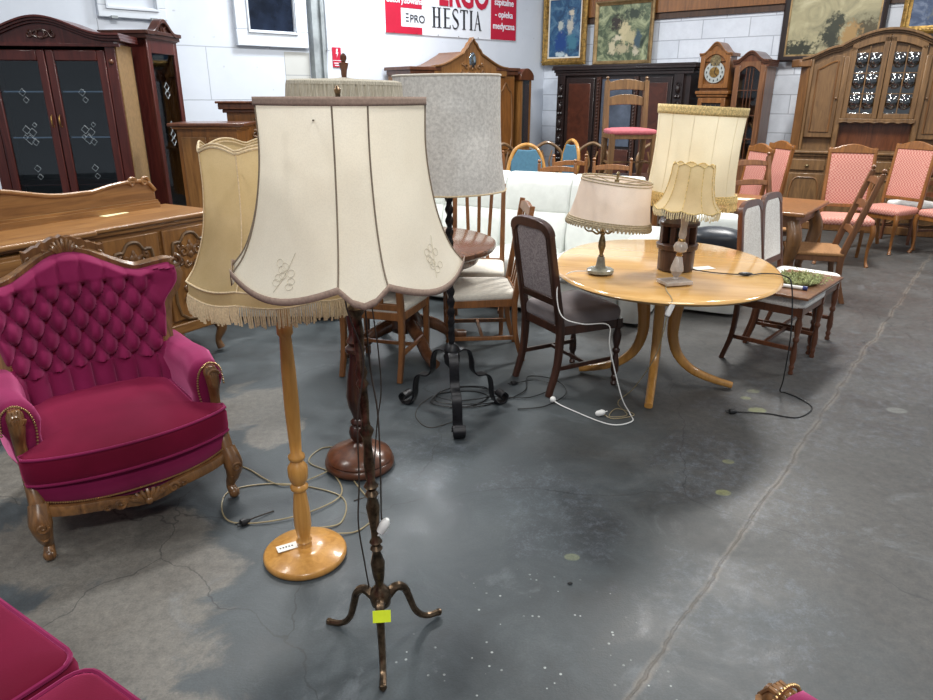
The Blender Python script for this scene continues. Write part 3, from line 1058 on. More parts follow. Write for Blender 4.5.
mb = ws.ring(MB(), 0, 0.0032, 0.005)
ws.ring(mb, 0, 0.0032, 0.005, dz=-0.042)
mb.build('gimp_braid', 'trim_beige', s_)
ws.fringe(MB(), 0, 0.058, 300, 0.005, 0.0026, dz=-0.040).build('fringe', 'trim_beige', s_)
spider(wl_, 0.2, 1.44)
bulb(wl_, 1.42)
cord(wl_, 'power_cord', [(0.0, 0.16, 0.012), (0.10, 0.22, 0.004), (0.06, 0.42, 0.004), (-0.22, 0.52, 0.004), (-0.44, 0.45, 0.004), (-0.36, 0.22, 0.006), (-0.12, 0.24, 0.01), (0.06, 0.40, 0.009), (0.0, 0.60, 0.004), (-0.14, 0.72, 0.004), (-0.1, 0.86, 0.004), (0.02, 0.84, 0.004), (0.0, 0.66, 0.012), (-0.2, 0.50, 0.008), (-0.42, 0.66, 0.004), (-0.55, 0.72, 0.004)], 0.0032, 'cord_gold', plug=True)
cord(wl_, 'power_cord', [(0.09, 0.125, 0.012), (0.18, 0.16, 0.004), (0.24, 0.30, 0.004), (0.16, 0.44, 0.004), (0.1, 0.55, 0.004), (0.06, 0.66, 0.004)], 0.0032, 'cord_gold')
cord(wl_, 'power_cord', [(-0.20, 0.30, 0.004), (-0.26, 0.24, 0.012), (-0.28, 0.22, 0.012)], 0.003, 'cord_brown', plug=True)
pt_ = thing('paper_tag', 'white handwritten paper tag lying on the round base of the honey wood lamp', 'tag', (W0.x - 0.062, W0.y - 0.018, 0.052), 0.5)
MB().box(-0.038, 0.038, -0.02, 0.02, -0.001, 0.001).build('card', 'paper', pt_)
mb = MB()
for k in range(5):
    mb.box(-0.028 + 0.011 * k, -0.022 + 0.011 * k, -0.003, 0.004, 0.001, 0.0018)
mb.build('handwriting', 'ink', pt_)

# ---------------- dark wood lamp
D0 = Vector((-0.506, 2.94, 0))
dl = thing('floor_lamp', 'dark red-brown turned floor lamp with bulbous post, string shade and tall finial', 'floor lamp', D0)
MB().lathe([(0.150, 0), (0.162, 0.012), (0.162, 0.03), (0.150, 0.042), (0.155, 0.05), (0.148, 0.066), (0.11, 0.088), (0.06, 0.108), (0.035, 0.122), (0.03, 0.13)], 40).build('base', 'walnut', dl, angle=50)
prof = [(0.03, 0.12), (0.028, 0.135), (0.04, 0.15), (0.046, 0.175), (0.04, 0.20), (0.024, 0.212), (0.036, 0.222), (0.036, 0.232), (0.022, 0.245), (0.026, 0.262), (0.044, 0.31), (0.05, 0.36), (0.044, 0.43), (0.03, 0.52), (0.026, 0.565), (0.044, 0.575), (0.046, 0.592), (0.028, 0.605), (0.04, 0.622), (0.03, 0.64), (0.026, 0.66), (0.034, 0.72), (0.04, 0.84), (0.036, 0.98), (0.028, 1.08), (0.024, 1.2), (0.012, 1.24), (0.009, 1.5), (0.006, 1.70)]
MB().lathe(prof, 24).build('turned_post', 'mahog', dl, angle=50)
mb = MB()
ds = Shade([(0.25, 1.38), (0.235, 1.52), (0.222, 1.69)])
A_ = 180
rings = []
for j in range(9):
    t = j / 8
    rings.append([ds.pt(360 * k / A_, t, 0.003 * (1 if k % 2 else -1) + 0.0015 * math.sin(k * 1.7)) for k in range(A_)])
s_ = mb.loft(rings, cap=False).build('lamp_shade', 'sh_pleat', dl, angle=60)
rings = []
for rr, z in ((0.224, 1.688), (0.222, 1.700), (0.205, 1.706), (0.12, 1.709), (0.04, 1.712), (0.012, 1.716)):
    rings.append([(rr * math.cos(2 * PI * k / 90) * (1 + 0.005 * (-1) ** k), rr * math.sin(2 * PI * k / 90) * (1 + 0.005 * (-1) ** k), z) for k in range(90)])
MB().loft(rings, cap=False).build('gathered_top', 'sh_pleat', s_, angle=60)
MB().lathe([(0.004, 1.70), (0.010, 1.715), (0.012, 1.74), (0.018, 1.76), (0.019, 1.768), (0.008, 1.772), (0.013, 1.784), (0.012, 1.795), (0.004, 1.803)], 16).build('finial', 'walnut', dl)
bulb(dl, 1.6)
cord(dl, 'power_cord', [(0.0, -0.05, 1.3), (0.03, -0.05, 1.1), (0.075, -0.05, 0.96), (0.085, -0.05, 0.82), (0.11, -0.06, 0.60), (0.12, -0.08, 0.42), (0.10, -0.10, 0.26), (0.09, -0.17, 0.07), (0.10, -0.25, 0.004), (0.02, -0.32, 0.004)], 0.003, 'cord_brown')
dl.rotation_euler = (0, math.radians(0.9), 0)

# ---------------- wrought iron lamp
I0 = Vector((-0.075, 3.51, 0))
il = thing('floor_lamp', 'black wrought iron floor lamp with scrolled tripod feet and grey-white drum shade', 'floor lamp', I0)
mb = MB()
rings = []
for k in range(90):
    z = 0.30 + 0.98 * k / 89
    a = z * 26
    r_ = 0.0165 + 0.005 * (0.5 + 0.5 * math.sin(z * 120))
    rings.append([(r_ * math.cos(a + PI / 2 * q + PI / 4), r_ * math.sin(a + PI / 2 * q + PI / 4), z) for q in range(4)])
mb.loft(rings)
mb.lathe([(0.007, 1.27), (0.007, 1.72)], 10)
mb.build('twisted_pole', 'iron', il, angle=25)
MB().lathe([(0.024, 0.28), (0.040, 0.30), (0.044, 0.34), (0.036, 0.36), (0.044, 0.375), (0.038, 0.395), (0.02, 0.41)], 14).build('collar', 'iron', il)
for ang in (-83, 27, 151):
    a = math.radians(ang)
    ux, uy = math.cos(a), math.sin(a)
    pts = [(0.02, 0.36), (0.06, 0.372), (0.10, 0.352), (0.118, 0.30), (0.122, 0.24), (0.15, 0.205), (0.20, 0.20), (0.228, 0.175), (0.24, 0.12), (0.246, 0.06), (0.272, 0.012), (0.315, 0.012), (0.335, 0.045), (0.312, 0.072), (0.286, 0.055), (0.296, 0.035)]
    cp = catmull([(ux * r_, uy * r_, z) for r_, z in pts], 5)
    sect = [(-0.017, -0.0045), (0.017, -0.0045), (0.017, 0.0045), (-0.017, 0.0045)]
    side = Vector((-uy, ux, 0))
    rings = []
    for i, p in enumerate(cp):
        t = (cp[min(i + 1, len(cp) - 1)] - cp[max(i - 1, 0)]).normalized()
        nn = t.cross(side).normalized()
        w = 0.026 + (0.008 * max(0, (i - 45) / 20))
        rings.append([p + side * (q[0] * w / 0.017) + nn * q[1] for q in sect])
    MB().loft(rings).build('scroll_leg', 'iron', il, bevel=0.002)
ish = Shade([(0.284, 1.215), (0.272, 1.30), (0.262, 1.40), (0.257, 1.55), (0.256, 1.735)], [k * 60 + 8 for k in range(6)], flat=0.12)
s_ = ish.band(MB(), 0, 1).build('lamp_shade', 'sh_grey', il, angle=60)
mb = ish.ring(MB(), 0.0, 0.0045, 0.001)
mb.build('bottom_rim', 'trim_beige', s_)
ish.ring(MB(), 1.0, 0.005, 0.0).build('top_rim', 'seatwhite', s_)
mb = MB()
for rr_ in ((0.247, 0.24),):
    mb.loft([[(r_ * math.cos(2 * PI * k / 60), r_ * math.sin(2 * PI * k / 60), z) for k in range(60)] for r_, z in ((0.255, 1.736), (0.23, 1.7365), (0.06, 1.737))], cap=False)
mb.build('diffuser_cover', 'vinyl_white', s_)
spider(il, 0.25, 1.71)
bulb(il, 1.62)
cord(il, 'power_cord', [(-0.02, 0.06, 0.01), (0.12, 0.10, 0.004), (0.20, 0.22, 0.004), (0.10, 0.30, 0.004), (-0.08, 0.26, 0.006), (-0.12, 0.12, 0.008), (0.05, 0.06, 0.008), (0.22, 0.12, 0.004), (0.26, 0.26, 0.008), (0.12, 0.34, 0.012), (-0.06, 0.30, 0.012), (-0.10, 0.14, 0.014), (0.06, 0.09, 0.014), (0.26, 0.14, 0.006), (0.42, 0.30, 0.004), (0.46, 0.52, 0.004), (0.62, 0.46, 0.004), (0.66, 0.26, 0.004), (0.52, 0.08, 0.004), (0.36, 0.04, 0.004)], 0.0034, 'black_plastic')
cord(il, 'power_cord', [(0.0, 0.12, 0.018), (0.20, 0.18, 0.02), (0.18, 0.32, 0.02), (0.0, 0.32, 0.02), (-0.1, 0.2, 0.02), (0.04, 0.12, 0.022), (0.24, 0.2, 0.01), (0.44, 0.2, 0.004), (0.60, 0.36, 0.004), (0.50, 0.46, 0.004), (0.38, 0.42, 0.004)], 0.003, 'black_plastic', plug=True)
cord(il, 'power_cord', [(-0.12, 0.24, 0.004), (-0.19, 0.10, 0.004), (-0.20, -0.05, 0.004), (-0.12, -0.18, 0.004), (0.02, -0.10, 0.004)], 0.0018, 'cord_brown')
il.rotation_euler = (0, math.radians(-0.6), 0)

# ------------------------------------------------------------------ round pedestal table
TT = 0.725
tb = thing('pedestal_table', 'large pale lacquered wood table with four curved feet, holding three lamps', 'table', (1.15, 3.99, 0), math.radians(-12))
def oval(rx, ry, z, n=72, p=2.15):
    return [(rx * abs(math.cos(2 * PI * k / n)) ** (2 / p) * (1 if math.cos(2 * PI * k / n) >= 0 else -1), ry * abs(math.sin(2 * PI * k / n)) ** (2 / p) * (1 if math.sin(2 * PI * k / n) >= 0 else -1), z) for k in range(n)]
def table_top_mat():
    t = NT('table_veneer')
    v = t.coords((1.2, 7, 7))
    f = t.noise(v, 1.6, 6, 0.6, 0.6)
    c = t.ramp(f, [(0.3, lin((206, 158, 94))), (0.7, lin((230, 186, 120)))])
    sep = t.n('ShaderNodeSeparateXYZ')
    t.l(t.coords(), sep.inputs[0])
    k = None
    for y in (-0.17, 0.17):
        q = t.smooth(t.math('ABSOLUTE', t.math('SUBTRACT', sep.outputs[1], y)), 0.0028, 0.0012)
        k = q if k is None else t.math('MAXIMUM', k, q)
    c = t.mix(t.math('MULTIPLY', k, 0.7), c, lin((120, 84, 44)))
    t.bsdf(c, 0.14, coat=0.5)
    return t.m
MB().loft([oval(0.585, 0.745, TT - 0.032), oval(0.612, 0.77, TT - 0.028), oval(0.628, 0.786, TT - 0.014), oval(0.622, 0.78, TT - 0.003), oval(0.61, 0.768, TT)]).build('tabletop', table_top_mat(), tb, angle=50)
MB().loft([oval(0.40, 0.58, TT - 0.085), oval(0.42, 0.60, TT - 0.033)]).build('apron', 'pine', tb, bevel=0.004)
for k in range(4):
    a = math.radians(-5.5 + 90 * k)
    ux, uy = math.cos(a), math.sin(a)
    pts = [(0.105, TT - 0.085), (0.10, 0.52), (0.088, 0.40), (0.09, 0.29), (0.13, 0.18), (0.22, 0.095), (0.34, 0.05), (0.455, 0.024)]
    cp = catmull([(ux * r_, uy * r_, z) for r_, z in pts], 6)
    side = Vector((-uy, ux, 0))
    sc2 = rrect(1, 1, 0.35, 3)
    rings = []
    for i, p in enumerate(cp):
        t_ = (cp[min(i + 1, len(cp) - 1)] - cp[max(i - 1, 0)]).normalized()
        nn = t_.cross(side).normalized()
        f = i / (len(cp) - 1)
        w = 0.062 * (1 - f) + 0.045 * f
        h_ = 0.085 * (1 - f) + 0.034 * f
        rings.append([p + side * (q[0] * w) + nn * (q[1] * h_) for q in sc2])
    MB().loft(rings).build('curved_leg', 'honey', tb, angle=50)

TZ = TT + 0.0008
# lamp with oval shade
la = thing('table_lamp', 'table lamp with oval blush shade edged in tassel braid, on a round onyx foot', 'table lamp', (0.735, 3.765, TZ))
MB().lathe([(0.066, 0.008), (0.074, 0.012), (0.074, 0.026), (0.064, 0.032), (0.03, 0.034)], 28).build('base', 'onyx', la, angle=50)
mb = MB()
for k in range(4):
    a = k * PI / 2 + 0.5
    mb.ball((0.058 * math.cos(a), 0.058 * math.sin(a), 0.0065), 0.0065, 8)
mb.build('foot_balls', 'antique', la)
MB().lathe([(0.03, 0.034), (0.026, 0.05), (0.019, 0.095), (0.012, 0.098)], 20).build('onyx_cone', 'onyx', la, angle=50)
MB().lathe([(0.012, 0.096), (0.016, 0.102), (0.009, 0.110), (0.014, 0.13), (0.021, 0.155), (0.018, 0.185), (0.010, 0.215), (0.015, 0.222), (0.008, 0.23), (0.016, 0.245), (0.02, 0.262), (0.008, 0.275), (0.006, 0.50), (0.003, 0.505)], 18).build('stem', 'antique', la)
for sg_, a in ((1, 0.2), (-1, 0.2), (1, 2.0)):
    cp = catmull([(0.0, 0, 0.246), (0.03 * sg_, 0, 0.222), (0.06 * sg_, 0, 0.238), (0.085 * sg_, 0, 0.240), (0.105 * sg_, 0, 0.258), (0.096 * sg_, 0, 0.272), (0.082 * sg_, 0, 0.262)], 5)
    MB(Matrix.Rotation(a, 4, 'Z')).tube(cp, [0.006, 0.005, 0.004, 0.0035], 7).build('scroll_arm', 'antique', la)
oS = Shade([(0.226, -0.105), (0.212, -0.05), (0.197, 0.03), (0.187, 0.125)], ov=0.66)
s_ = oS.band(MB(), 0, 1).build('lamp_shade', 'sh_oval', la, angle=60)
s_.location = (0.042, 0, 0.385)
s_.rotation_euler = (math.radians(3), math.radians(6.5), 0)
oS.ring(oS.ring(MB(), 1, 0.004), 0.95, 0.003, 0.002).build('top_braid', 'trim_antique', s_)
mb = MB()
oS.ring(mb, 0.02, 0.006, 0.002)
oS.ring(mb, 0.14, 0.0035, 0.002)
oS.ring(mb, 0.08, 0.005, 0.002)
for k in range(64):
    p = oS.pt(360 * k / 64, 0, 0.003)
    mb.ball((p[0], p[1], p[2] - 0.010), 0.009, 6, (0.8, 0.8, 1.5))
    p = oS.pt(360 * (k + 0.5) / 64, 0, 0.003)
    mb.ball((p[0], p[1], p[2] - 0.004), 0.006, 6, (0.8, 0.8, 1.4))
mb.build('tassel_braid', 'trim_antique', s_)
mb = MB()
for k in range(4):
    a = k * PI / 2 + 0.6
    mb.tube([(0, 0, 0.10), (0.187 * math.cos(a), 0.187 * 0.66 * math.sin(a), 0.122)], 0.002, 6)
mb.lathe([(0.012, 0.10), (0.013, 0.125), (0.006, 0.13), (0.007, 0.15), (0.011, 0.156), (0.004, 0.165)], 12)
mb.build('shade_carrier', 'antique', s_)
cord(la, 'power_cord', [(-0.06, 0.02, 0.012), (-0.17, 0.0, 0.006), (-0.235, -0.03, -0.06), (-0.22, -0.12, -0.20), (-0.12, -0.21, -0.222), (0.02, -0.22, -0.225), (0.03, -0.25, -0.34), (0.10, -0.30, -0.60), (0.16, -0.28, -0.714), (0.15, -0.37, -0.720), (0.02, -0.40, -0.720), (-0.17, -0.20, -0.720), (-0.235, -0.12, -0.714)], 0.0034, 'white_plastic')
MB(Matrix.Translation((-0.242, -0.11, -0.706))).ball((0, 0, 0), 0.018, 12).build('plug', 'white_plastic', la)

# barrel lamp
lb = thing('table_lamp', 'large table lamp with dark wooden barrel base and tall cream shade edged in gold', 'table lamp', (1.175, 3.87, TZ))
RB = [(0.090, 0.0), (0.100, 0.006), (0.102, 0.10), (0.102, 0.118)]
MB().lathe(RB, 12).build('barrel_base', 'barrel', lb, bevel=0.003)
MB().lathe([(0.102, 0.118), (0.112, 0.124), (0.114, 0.15), (0.104, 0.156)], 32).build('barrel_hoop', 'barrel', lb, angle=50)
MB().lathe([(0.064, 0.15), (0.064, 0.28)], 20).build('barrel_core', 'dark_in', lb)
for k in range(8):
    a = 2 * PI * k / 8 + 0.2
    MB(Matrix.Rotation(a, 4, 'Z')).box(0.066, 0.100, -0.013, 0.013, 0.150, 0.252).build('barrel_stave', 'barrel', lb, bevel=0.003)
MB().lathe([(0.100, 0.25), (0.110, 0.255), (0.110, 0.272), (0.098, 0.282), (0.066, 0.318), (0.03, 0.326), (0.012, 0.33), (0.010, 0.45), (0.006, 0.86)], 24).build('barrel_top', 'barrel', lb, angle=40)
bS = Shade([(0.242, -0.215), (0.228, -0.15), (0.220, -0.04), (0.218, 0.10), (0.226, 0.26)], [k * 30 + 4 for k in range(12)], flat=0.25)
s_ = bS.band(MB(), 0, 1).build('lamp_shade', 'sh_big', lb, angle=60)
s_.location = (0.048, 0, 0.612)
s_.rotation_euler = (0, math.radians(3), 0)
bS.seam_parts('seam_piping', 'sh_big', s_, 0.0012, 0.0005)
bS.band(MB(), 0.93, 1.0, 0.004, 3).build('top_gold_braid', 'trim_gold', s_, solid=0.004)
mb = bS.band(MB(), 0.0, 0.16, 0.005, 3)
for k in range(90):
    for j in range(3):
        p = bS.pt(360 * (k + 0.5 * (j % 2)) / 90, 0.03 + 0.05 * j, 0.007)
        mb.ball(p, 0.0075, 6, (0.9, 0.9, 1.3))
mb.build('bottom_gold_braid', 'trim_gold', s_)
bS.fringe(MB(), 0, 0.04, 150, 0.005, 0.003).build('fringe', 'trim_gold', s_)
bulb(lb, 0.62)
cord(lb, 'power_cord', [(0.09, -0.04, 0.008), (0.17, -0.09, 0.006), (0.26, -0.13, 0.006), (0.31, -0.14, 0.006)], 0.0034, 'black_plastic')
sw = MB(Matrix.Translation((0.345, -0.145, 0.010)) @ Matrix.Rotation(-0.1, 4, 'Z')).ball((0, 0, 0), 0.012, 12, (3.4, 1.5, 0.8)).build('cord_switch', 'black_plastic', lb)
cord(lb, 'power_cord', [(0.38, -0.15, 0.006), (0.46, -0.12, 0.006), (0.545, -0.17, 0.005), (0.572, -0.22, -0.04), (0.60, -0.24, -0.30), (0.64, -0.16, -0.60), (0.66, -0.10, -0.70), (0.70, -0.08, -0.7215), (0.75, -0.17, -0.7215), (0.76, -0.30, -0.7215), (0.62, -0.42, -0.7215), (0.48, -0.37, -0.7215), (0.31, -0.36, -0.716)], 0.0036, 'black_plastic', plug=True)
# small scalloped lamp
lc = thing('table_lamp', 'small table lamp with cream scalloped fringed shade on square marble foot', 'table lamp', (1.08, 3.535, TZ))
MB(Matrix.Rotation(0.25, 4, 'Z')).box(-0.075, 0.075, -0.055, 0.055, 0.006, 0.026).build('base', 'onyx_pink', lc, bevel=0.004)
mb = MB()
for x in (-0.055, 0.055):
    for y in (-0.04, 0.04):
        mb.ball((x, y, 0.005), 0.005, 6)
mb.build('foot_balls', 'brassgold', lc)
post = bpy.data.objects.new('lamp_stem', None)
mb = MB()
mb.lathe([(0.014, 0.026), (0.016, 0.032), (0.010, 0.042), (0.02, 0.052), (0.034, 0.075), (0.030, 0.10), (0.018, 0.145), (0.014, 0.15)], 16)
st_ = mb.build('onyx_stem', 'onyx_pink', lc)
st_.rotation_euler = (0, math.radians(3.6), 0)
MB().lathe([(0.014, 0.15), (0.018, 0.156), (0.013, 0.163), (0.016, 0.168)], 16).build('brass_collar', 'brassgold', st_)
MB().lathe([(0.016, 0.168), (0.03, 0.176), (0.036, 0.196), (0.03, 0.216), (0.018, 0.226)], 20).build('onyx_ball', 'onyx_pink', st_)
MB().lathe([(0.018, 0.226), (0.018, 0.236), (0.015, 0.24)], 16).build('brass_collar', 'brassgold', st_)
MB().lathe([(0.015, 0.24), (0.020, 0.26), (0.016, 0.30), (0.022, 0.345), (0.022, 0.36), (0.006, 0.37), (0.006, 0.52)], 16).build('upper_stem', 'onyx_pink', st_)
cS = Shade([(0.160, 0.40), (0.132, 0.435), (0.116, 0.48), (0.106, 0.53), (0.100, 0.60)], [k * 36 + 10 for k in range(10)], flat=0.9, scB=0.012, scT=0.014)
s_ = cS.band(MB(), 0, 1).build('lamp_shade', 'sh_small', lc, angle=60)
s_.rotation_euler = (0, math.radians(3.6), 0)
s_.location = (0.0, 0, -0.003)
cS.seam_parts('seam_piping', 'trim_gold', s_, 0.002)
cS.ring(MB(), 1, 0.003, 0.001).build('top_braid', 'trim_gold', s_)
mb = cS.ring(MB(), 0, 0.004, 0.002)
mb.build('gimp_braid', 'trim_gold', s_)
cS.fringe(MB(), 0, 0.034, 84, 0.002, 0.003).build('fringe', 'trim_cream', s_)
bulb(lc, 0.44)
cord(lc, 'power_cord', [(-0.05, -0.03, 0.012), (-0.08, -0.14, 0.008), (-0.09, -0.285, 0.0), (-0.105, -0.30, -0.04), (-0.12, -0.22, -0.30), (-0.16, 0.0, -0.58), (-0.22, 0.1, -0.715), (-0.20, -0.05, -0.722), (-0.30, -0.07, -0.722), (-0.24, 0.03, -0.722), (-0.16, -0.05, -0.722), (-0.28, -0.10, -0.722), (-0.33, -0.06, -0.716)], 0.0026, 'cord_gold')
MB(Matrix.Translation((-0.10, -0.302, -0.045)) @ Matrix.Rotation(0.35, 4, 'Y')).box(-0.013, 0.013, -0.01, 0.01, -0.035, 0.035).build('cord_switch', 'white_plastic', lc, bevel=0.006)
MB(Matrix.Translation((-0.345, -0.055, -0.708)) @ Matrix.Rotation(1.3, 4, 'Y')).lathe([(0.008, -0.03), (0.016, -0.02), (0.017, 0.01), (0.010, 0.022), (0.003, 0.024), (0.003, 0.036)], 12).build('plug', 'white_plastic', lc)
pp = thing('paper_note', 'small white paper note lying on the pedestal table behind the marble-foot lamp', 'paper', (1.345, 3.90, TZ + 0.0005), 0.3)
MB().box(-0.06, 0.06, -0.035, 0.035, 0, 0.001).build('sheet', 'paper', pp)

# ------------------------------------------------------------------ chairs
def pad(mb, outline, y0, y1, puff=0.012):
    """cushioned panel: outline list of (x,z), between y0 (front) and y1 (back)"""
    n = len(outline)
    cx = sum(p[0] for p in outline) / n
    cz = sum(p[1] for p in outline) / n
    rings = []
    for k, y in ((0.1, y0 - puff), (0.6, y0 - puff * 0.85), (0.88, y0 - puff * 0.3), (1.0, y0 + 0.004), (1.0, y1 - 0.004), (0.88, y1 + puff * 0.3), (0.6, y1 + puff * 0.6), (0.1, y1 + puff * 0.7)):
        rings.append([(cx + (x - cx) * k, y, cz + (z - cz) * k) for x, z in outline])
    return mb.loft(rings)

TURNED = [(0.016, 0.0), (0.02, 0.01), (0.013, 0.025), (0.019, 0.04), (0.019, 0.05), (0.013, 0.06), (0.023, 0.09), (0.021, 0.14), (0.013, 0.19), (0.022, 0.20), (0.022, 0.215), (0.014, 0.225), (0.022, 0.26), (0.025, 0.30), (0.016, 0.335), (0.022, 0.345)]

def chair(name, label, loc, rz, group=None, wd='cherry', fab='seatwhite', w=0.46, wf=None, d=0.43, sz=0.455, H=1.0, lean=0.14, style='arch', leg='square',
          stretch='H', seat='pad', leg_t=0.034, top=0.06, rail_h=0.055, padh=0.055, low=0.12, backw=None, flare=0.0, cat='chair', rk=1.0):
    t = thing(name, label, cat, loc, rz, group)
    wf = wf or w
    bw = backw or w
    lt = leg_t
    zf = sz - padh * 0.8      # top of seat frame
    # front legs
    for s in (-1, 1):
        x = s * (wf / 2 - lt / 2)
        y = -d / 2 + lt / 2
        if leg == 'turned':
            k = (zf - rail_h) / 0.345
            mb = MB().lathe([(r * lt / 0.036, z * k) for r, z in TURNED], 14, (x, y, 0))
            mb.box(x - lt / 2, x + lt / 2, y - lt / 2, y + lt / 2, zf - rail_h - 0.002, zf)
            mb.build('leg', wd, t, angle=45)
        elif leg == 'sabre':
            cp = catmull([(x + s * 0.005, y - 0.03, 0), (x, y + 0.004, 0.14), (x, y, 0.28), (x, y, zf)], 4)
            MB().sweep(cp, rrect(lt, lt, 0.006, 2), up=(0, 1, 0), scale=lerp_list([0.75, 0.85, 1, 1.1], len(cp))).build('leg', wd, t)
        elif leg == 'cabriole':
            cp = catmull([(x + s * 0.012, y - 0.02, 0.0), (x - s * 0.002, y + 0.004, 0.06), (x - s * 0.004, y + 0.006, 0.18), (x + s * 0.012, y - 0.012, 0.34), (x, y, zf)], 4)
            MB().tube(cp, [0.02, 0.013, 0.016, 0.027, 0.027], 10).build('leg', wd, t)
        else:
            MB().loft([[(x + q[0] * k, y + q[1] * k, z) for q in rrect(lt, lt, 0.004, 1)] for z, k in ((0, 0.8), (zf, 1.05))]).build('leg', wd, t)
    # rear legs with stiles
    BM = Matrix.Translation((0, d / 2 - lt / 2, zf - 0.02)) @ Matrix.Rotation(-lean, 4, 'X')
    bh = (H - zf + 0.02) / math.cos(lean)
    toph = bh if style not in ('arch',) else bh - bw * 0.16
    def stile_x(z):
        u = max(0.0, z / bh)
        return (w / 2 - lt / 2) * (1 - u) + (bw / 2 - lt / 2) * u + flare * math.sin(PI * min(1, u)) 
    for s in (-1, 1):
        x = s * (w / 2 - lt / 2)
        pts = [Vector((x, d / 2 + 0.045, 0)), Vector((x, d / 2 - lt / 2 + 0.012, 0.18)), Vector((x, d / 2 - lt / 2, zf - 0.06))]
        for z in (0.04, toph * 0.33, toph * 0.66, toph - (0.0 if style == 'ladder' else 0.01)):
            pts.append(BM @ Vector((s * stile_x(z), 0, z)))
        cp = catmull(pts, 4)
        mb = MB().sweep(cp, rrect(lt, lt * 1.05, 0.006, 2), up=(0, 1, 0), scale=lerp_list([0.85, 0.95, 1.08, 1.05, 0.95, 0.88], len(cp)))
        if style == 'ladder':
            p = BM @ Vector((s * stile_x(toph), 0, toph))
            mb.lathe([(0.011, -0.005), (0.018, 0.003), (0.01, 0.01), (0.017, 0.022), (0.019, 0.032), (0.012, 0.043), (0.004, 0.047)], 12, p)
        mb.build('leg', wd, t)
    # seat frame
    mb = MB()
    y0, y1 = -d / 2 + 0.006, d / 2 - 0.006
    xi = w / 2 - 0.004
    xf = wf / 2 - 0.004
    mb.prism([(-xf, y0), (xf, y0), (xi, y1), (-xi, y1), (-xi + 0.02, y1 - 0.02), (xi - 0.02, y1 - 0.02), (xf - 0.02, y0 + 0.02), (-xf + 0.02, y0 + 0.02)][:4], zf - rail_h, zf - 0.004, 'xy')
    mb.build('seat_frame', wd, t, bevel=0.004)
    if seat == 'pad':
        MB().cushion(0, -0.006, zf - 0.012, w - 0.012, d + 0.0, padh, 0.05, front=wf + 0.004, dome=0.018).build('seat', fab, t, angle=60)
    else:
        MB().cushion(0, -0.005, zf - 0.012, w + 0.01, d + 0.03, 0.035, 0.03, front=wf + 0.02, dome=-0.008).build('seat', fab, t, angle=60)
    # stretchers
    if stretch:
        zs = 0.15
        for s in (-1, 1):
            MB().box(s * (w / 2 - lt / 2) - 0.009, s * (w / 2 - lt / 2) + 0.009, -d / 2 + lt, d / 2 - lt / 2, zs, zs + 0.026).build('side_stretcher', wd, t, bevel=0.003)
        mb = MB()
        if stretch == 'H':
            mb.box(-w / 2 + lt / 2, w / 2 - lt / 2, -0.012, 0.008, zs + 0.002, zs + 0.024)
        else:
            mb.box(-w / 2 + lt / 2, w / 2 - lt / 2, -d / 2 + lt / 2 - 0.008, -d / 2 + lt / 2 + 0.008, zs + 0.06, zs + 0.086)
            mb.box(-w / 2 + lt / 2, w / 2 - lt / 2, d / 2 - lt / 2 - 0.008, d / 2 - lt / 2 + 0.008, zs + 0.06, zs + 0.086)
        mb.build('cross_stretcher', wd, t, bevel=0.003)
    # backrest in the leaning frame
    def B():
        return MB(BM)
    if style == 'arch':
        n = 16
        outer = [(stile_x(bh) * math.cos(PI * k / n) * 1.0 + 0, toph + (bh - toph) * math.sin(PI * k / n) ** 0.75) for k in range(n + 1)]
        outer = [((1 if math.cos(PI * k / n) >= 0 else -1) * abs(math.cos(PI * k / n)) ** 0.7 * (stile_x(bh) + lt / 2), toph - 0.02 + (bh - toph + 0.02) * max(0, math.sin(PI * k / n)) ** 0.8) for k in range(n + 1)]
        inner = [(x * (1 - top / (bw / 2 + 0.01) * 0.75), min(z - top * 0.75, bh - top) if k not in (0, n) else toph - 0.03) for k, (x, z) in enumerate(outer)]
        B().strip(outer, inner, -lt / 2, lt / 2).build('top_rail', wd, t, bevel=0.006)
        B().box(-stile_x(low) , stile_x(low), -lt / 2 + 0.004, lt / 2 - 0.004, low, low + 0.045).build('lower_rail', wd, t, bevel=0.004)
        st = []
        for s in (-1, 1):
            B().loft([[(s * stile_x(z) - s * (lt / 2 + 0.006) + q[0], q[1], z) for q in rrect(0.022, lt * 0.8, 0.005, 1)] for z in (low, (low + toph) / 2, toph - 0.005)]).build('back_stile', wd, t)
        o2 = [(stile_x(low) - lt * 0.6, low + 0.03)] + [(x * 0.97, z + 0.006) for x, z in inner[1:-1]] + [(-stile_x(low) + lt * 0.6, low + 0.03)]
        pad(B(), o2, -0.012, 0.008, 0.008).build('back_pad', fab if fab != 'grey_velvet' else 'damask_grey', t, angle=60)
    elif style == 'slats':
        n = 12
        xx = [stile_x(bh) + lt / 2 - (2 * stile_x(bh) + lt) * k / n for k in range(n + 1)]
        topc = [(x, bh - 0.035 + 0.03 * math.cos(x / (bw / 2) * PI / 2)) for x in xx]
        botc = [(x, bh - 0.075 + 0.0 * abs(x)) for x in xx]
        B().strip(topc, botc, -lt * 0.35, lt * 0.45).build('top_rail', wd, t, bevel=0.006)
        for x in (-0.085, 0.0, 0.085):
            B().loft([[(x * (0.8 + 0.35 * z / bh) + q[0], 0.012 * math.sin(PI * z / bh) + q[1], z) for q in rrect(0.026, 0.011, 0.003, 1)] for z in (0.02, bh * 0.35, bh * 0.7, bh - 0.06)]).build('back_slat', wd, t)
        B().box(-stile_x(0.02), stile_x(0.02), -0.01, 0.012, 0.03, 0.07).build('lower_rail', wd, t, bevel=0.003)
    elif style == 'crest':
        n = 24
        xx = [(stile_x(bh) + lt / 2) * (1 - 2 * k / n) for k in range(n + 1)]
        m = bw / 2
